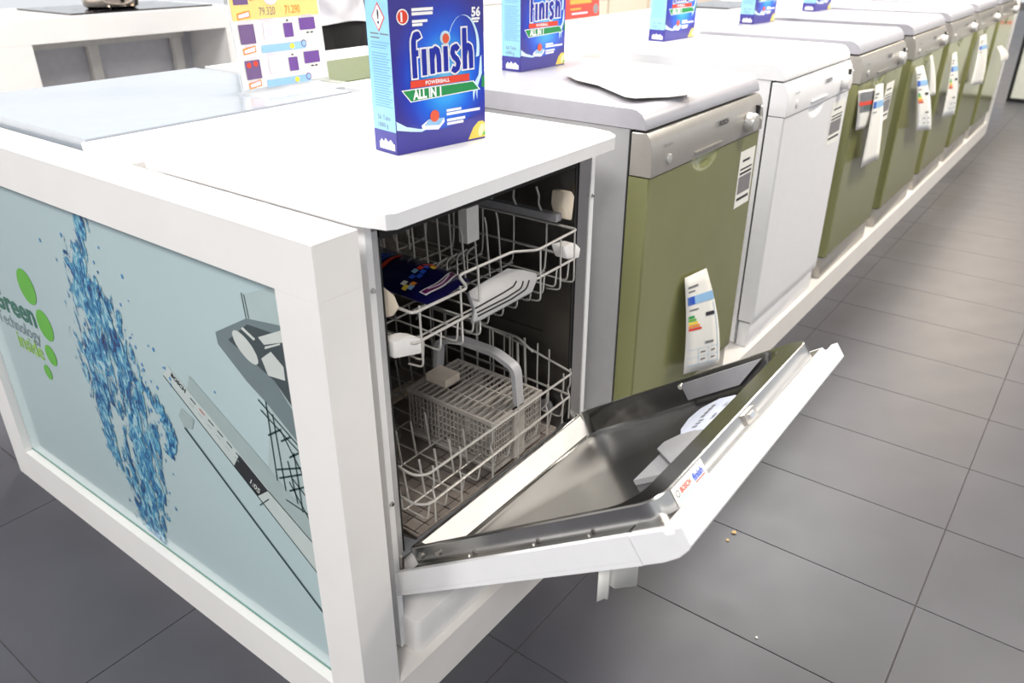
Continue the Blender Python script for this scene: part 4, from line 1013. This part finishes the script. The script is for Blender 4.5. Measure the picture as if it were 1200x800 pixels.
# ---------------------------------------------------------------- person standing behind the island
SKIN = mat('skin', (196, 150, 124), .5); SHIRT = mat('white_shirt', (226, 226, 232), .8, var=.05, scale=18, bump=.3); TROU = mat('black_trousers', (18, 17, 18), .8); HAIR = mat('dark_hair', (30, 24, 22), .6); SHOE = mat('black_leather', (20, 19, 18), .35)
pr = thing('person', (1.95, 2.2, 0), 'person in white shirt and black trousers standing behind the island, head out of frame', 'person')
def skin(name, verts, edges, radii, root, parent, sub=2):
    me = bpy.data.meshes.new(name); og = org(parent)
    me.from_pydata([tuple(Vector(v)-og) for v in verts], edges, []); me.update()
    o = bpy.data.objects.new(name, me); COL.objects.link(o)
    sm = o.modifiers.new('skin', 'SKIN'); sm.use_smooth_shade = True
    for i, sv in enumerate(me.skin_vertices[0].data): sv.radius = radii[i] if isinstance(radii[i], tuple) else (radii[i], radii[i]); sv.use_root = (i == root)
    ss = o.modifiers.new('sub', 'SUBSURF'); ss.levels = sub; ss.render_levels = sub
    dg = bpy.context.evaluated_depsgraph_get(); nm = bpy.data.meshes.new_from_object(o.evaluated_get(dg))
    bpy.data.objects.remove(o); ob = bpy.data.objects.new(name, nm); COL.objects.link(ob); ob.parent = parent
    return ob
cx, cy = 1.95, 2.2
bv = [(cx,cy,.95), (cx,cy,1.1), (cx,cy,1.28), (cx,cy,1.42), (cx,cy-.005,1.50), (cx,cy-.015,1.56), (cx,cy-.02,1.64), (cx,cy-.01,1.71)]
be = [(0,1), (1,2), (2,3), (3,4), (4,5), (5,6), (6,7)]; br_ = [(.15,.105), (.135,.095), (.155,.105), (.13,.085), .055, (.065,.08), (.075,.095), (.06,.075)]
for s in (-1, 1):
    k = len(bv)
    bv += [(cx+s*.16,cy,1.41), (cx+s*.215,cy+.03,1.15), (cx+s*.15,cy-.17,1.10), (cx+s*.12,cy-.235,1.11)]; be += [(3,k), (k,k+1), (k+1,k+2), (k+2,k+3)]; br_ += [.058, .045, .030, (.036,.022)]
    k2 = len(bv); bv += [(cx+s*.09,cy,.88), (cx+s*.10,cy-.01,.50), (cx+s*.10,cy+.02,.10), (cx+s*.105,cy-.12,.035)]; be += [(0,k2), (k2,k2+1), (k2+1,k2+2), (k2+2,k2+3)]; br_ += [.088, .06, .042, (.042,.03)]
    for f, (dx_, ln) in enumerate(((-.022,.075), (-.008,.085), (.007,.08), (.02,.065))):
        q = len(bv); bv += [(cx+s*.10,cy-.265,1.11+dx_), (cx+s*(.10-ln*.45),cy-.285,1.105+dx_), (cx+s*(.10-ln*.9),cy-.28,1.10+dx_)]; be += [(k+3,q), (q,q+1), (q+1,q+2)]; br_ += [.009, .0085, .007]
    q = len(bv); bv += [(cx+s*.095,cy-.235,1.15), (cx+s*.07,cy-.25,1.165)]; be += [(k+3,q), (q,q+1)]; br_ += [.011, .009]
body = skin('body', bv, be, br_, 0, pr)
body.data.materials.append(SKIN)
def loft(name, rings_, m, parent, n=28, wob=0.):
    vs, fs = [], []
    for j, (x, y, z, rx, ry) in enumerate(rings_):
        for k in range(n):
            a = 2*math.pi*k/n; f = 1+wob*math.sin(5*a+j*1.7)
            vs.append((x+rx*f*math.cos(a), y+ry*f*math.sin(a), z+(wob*.25*math.sin(3*a) if j == 0 else 0)))
    for j in range(len(rings_)-1):
        for k in range(n): fs.append((j*n+k, j*n+(k+1) % n, (j+1)*n+(k+1) % n, (j+1)*n+k))
    return mesh(name, vs, fs, m, parent)
loft('shirt', [(cx,cy,.925,.195,.145), (cx,cy,.96,.19,.14), (cx,cy,1.05,.165,.125), (cx,cy,1.25,.185,.13), (cx,cy,1.38,.19,.115), (cx,cy,1.46,.12,.09), (cx,cy-.005,1.50,.07,.07)], SHIRT, pr, wob=.03)
loft('trouser_hips', [(cx,cy,.80,.16,.118), (cx,cy,.88,.182,.13), (cx,cy,1.0,.165,.12)], TROU, pr)
for s in (-1, 1):
    tube('sleeve', [(cx+s*.15,cy,1.415), (cx+s*.2,cy,1.36), (cx+s*.208,cy+.01,1.16)], .064, SHIRT, pr, 14, fil=.05)
    loft('trouser_leg', [(cx+s*.102,cy+.01,.06,.075,.085), (cx+s*.10,cy,.30,.078,.088), (cx+s*.10,cy-.005,.52,.085,.092), (cx+s*.092,cy,.78,.102,.112), (cx+s*.085,cy,.92,.095,.115)], TROU, pr, wob=.02)
    clipv = [(cx+s*.105-.045, cy-.20), (cx+s*.105+.045, cy-.20), (cx+s*.105+.05, cy-.05), (cx+s*.105+.042, cy+.09), (cx+s*.105-.042, cy+.09), (cx+s*.105-.05, cy-.05)]
    bm = bmesh.new(); A = [bm.verts.new((x, y, .0)) for x, y in clipv]; B = [bm.verts.new((x, y, .07 if y < cy-.1 else .1)) for x, y in clipv]
    bm.faces.new(A); bm.faces.new(B[::-1])
    for i in range(6): bm.faces.new((A[i], B[i], B[(i+1) % 6], A[(i+1) % 6]))
    bmesh.ops.recalc_face_normals(bm, faces=bm.faces); bevel(bm, .015, 2); bmobj('shoe', bm, SHOE, pr)
loft('hair', [(cx,cy+.015,1.60,.07,.085), (cx,cy+.01,1.68,.088,.108), (cx,cy,1.76,.085,.10), (cx,cy,1.795,.05,.06), (cx,cy,1.80,.005,.005)], HAIR, pr, 20, .03)
for s in (-1, 1):
    cyl('eye', (cx+s*.03, cy-.098, 1.655), (cx+s*.03, cy-.104, 1.655), .010, .006, INK, pr, 10); cyl('ear', (cx+s*.076, cy-.01, 1.645), (cx+s*.088, cy-.005, 1.645), .022, .018, SKIN, pr, 12, .004)
cyl('nose', (cx, cy-.10, 1.645), (cx, cy-.118, 1.625), .010, .007, SKIN, pr, 10, .003); box('mouth', cx-.022, cx+.022, cy-.104, cy-.096, 1.588, 1.596, mat('lips', (160, 96, 88), .5), pr, .002)

# ---------------------------------------------------------------- crumbs on the tiles
for k, (x, y, r_, lab) in enumerate(((.9, -.274, .007, 'larger yellowish crumb on the floor tiles below the open door'), (.867, -.273, .005, 'smaller yellowish crumb beside the larger one on the floor'), (.631, -.436, .003, 'tiny white chip on the floor in front of the plinth'))):
    bm = bmesh.new(); bmesh.ops.create_icosphere(bm, subdivisions=1, radius=r_)
    for v in bm.verts: v.co = Vector((x+v.co.x*random.uniform(.7, 1.3), y+v.co.y*random.uniform(.6, 1.2), .0022+max(-.002, v.co.z*.3)))
    tag(bmobj('crumb', bm, mat('crumb_yellow', (186, 160, 112), .8) if k < 2 else PAPER), lab, 'crumb', 'crumbs on the floor')
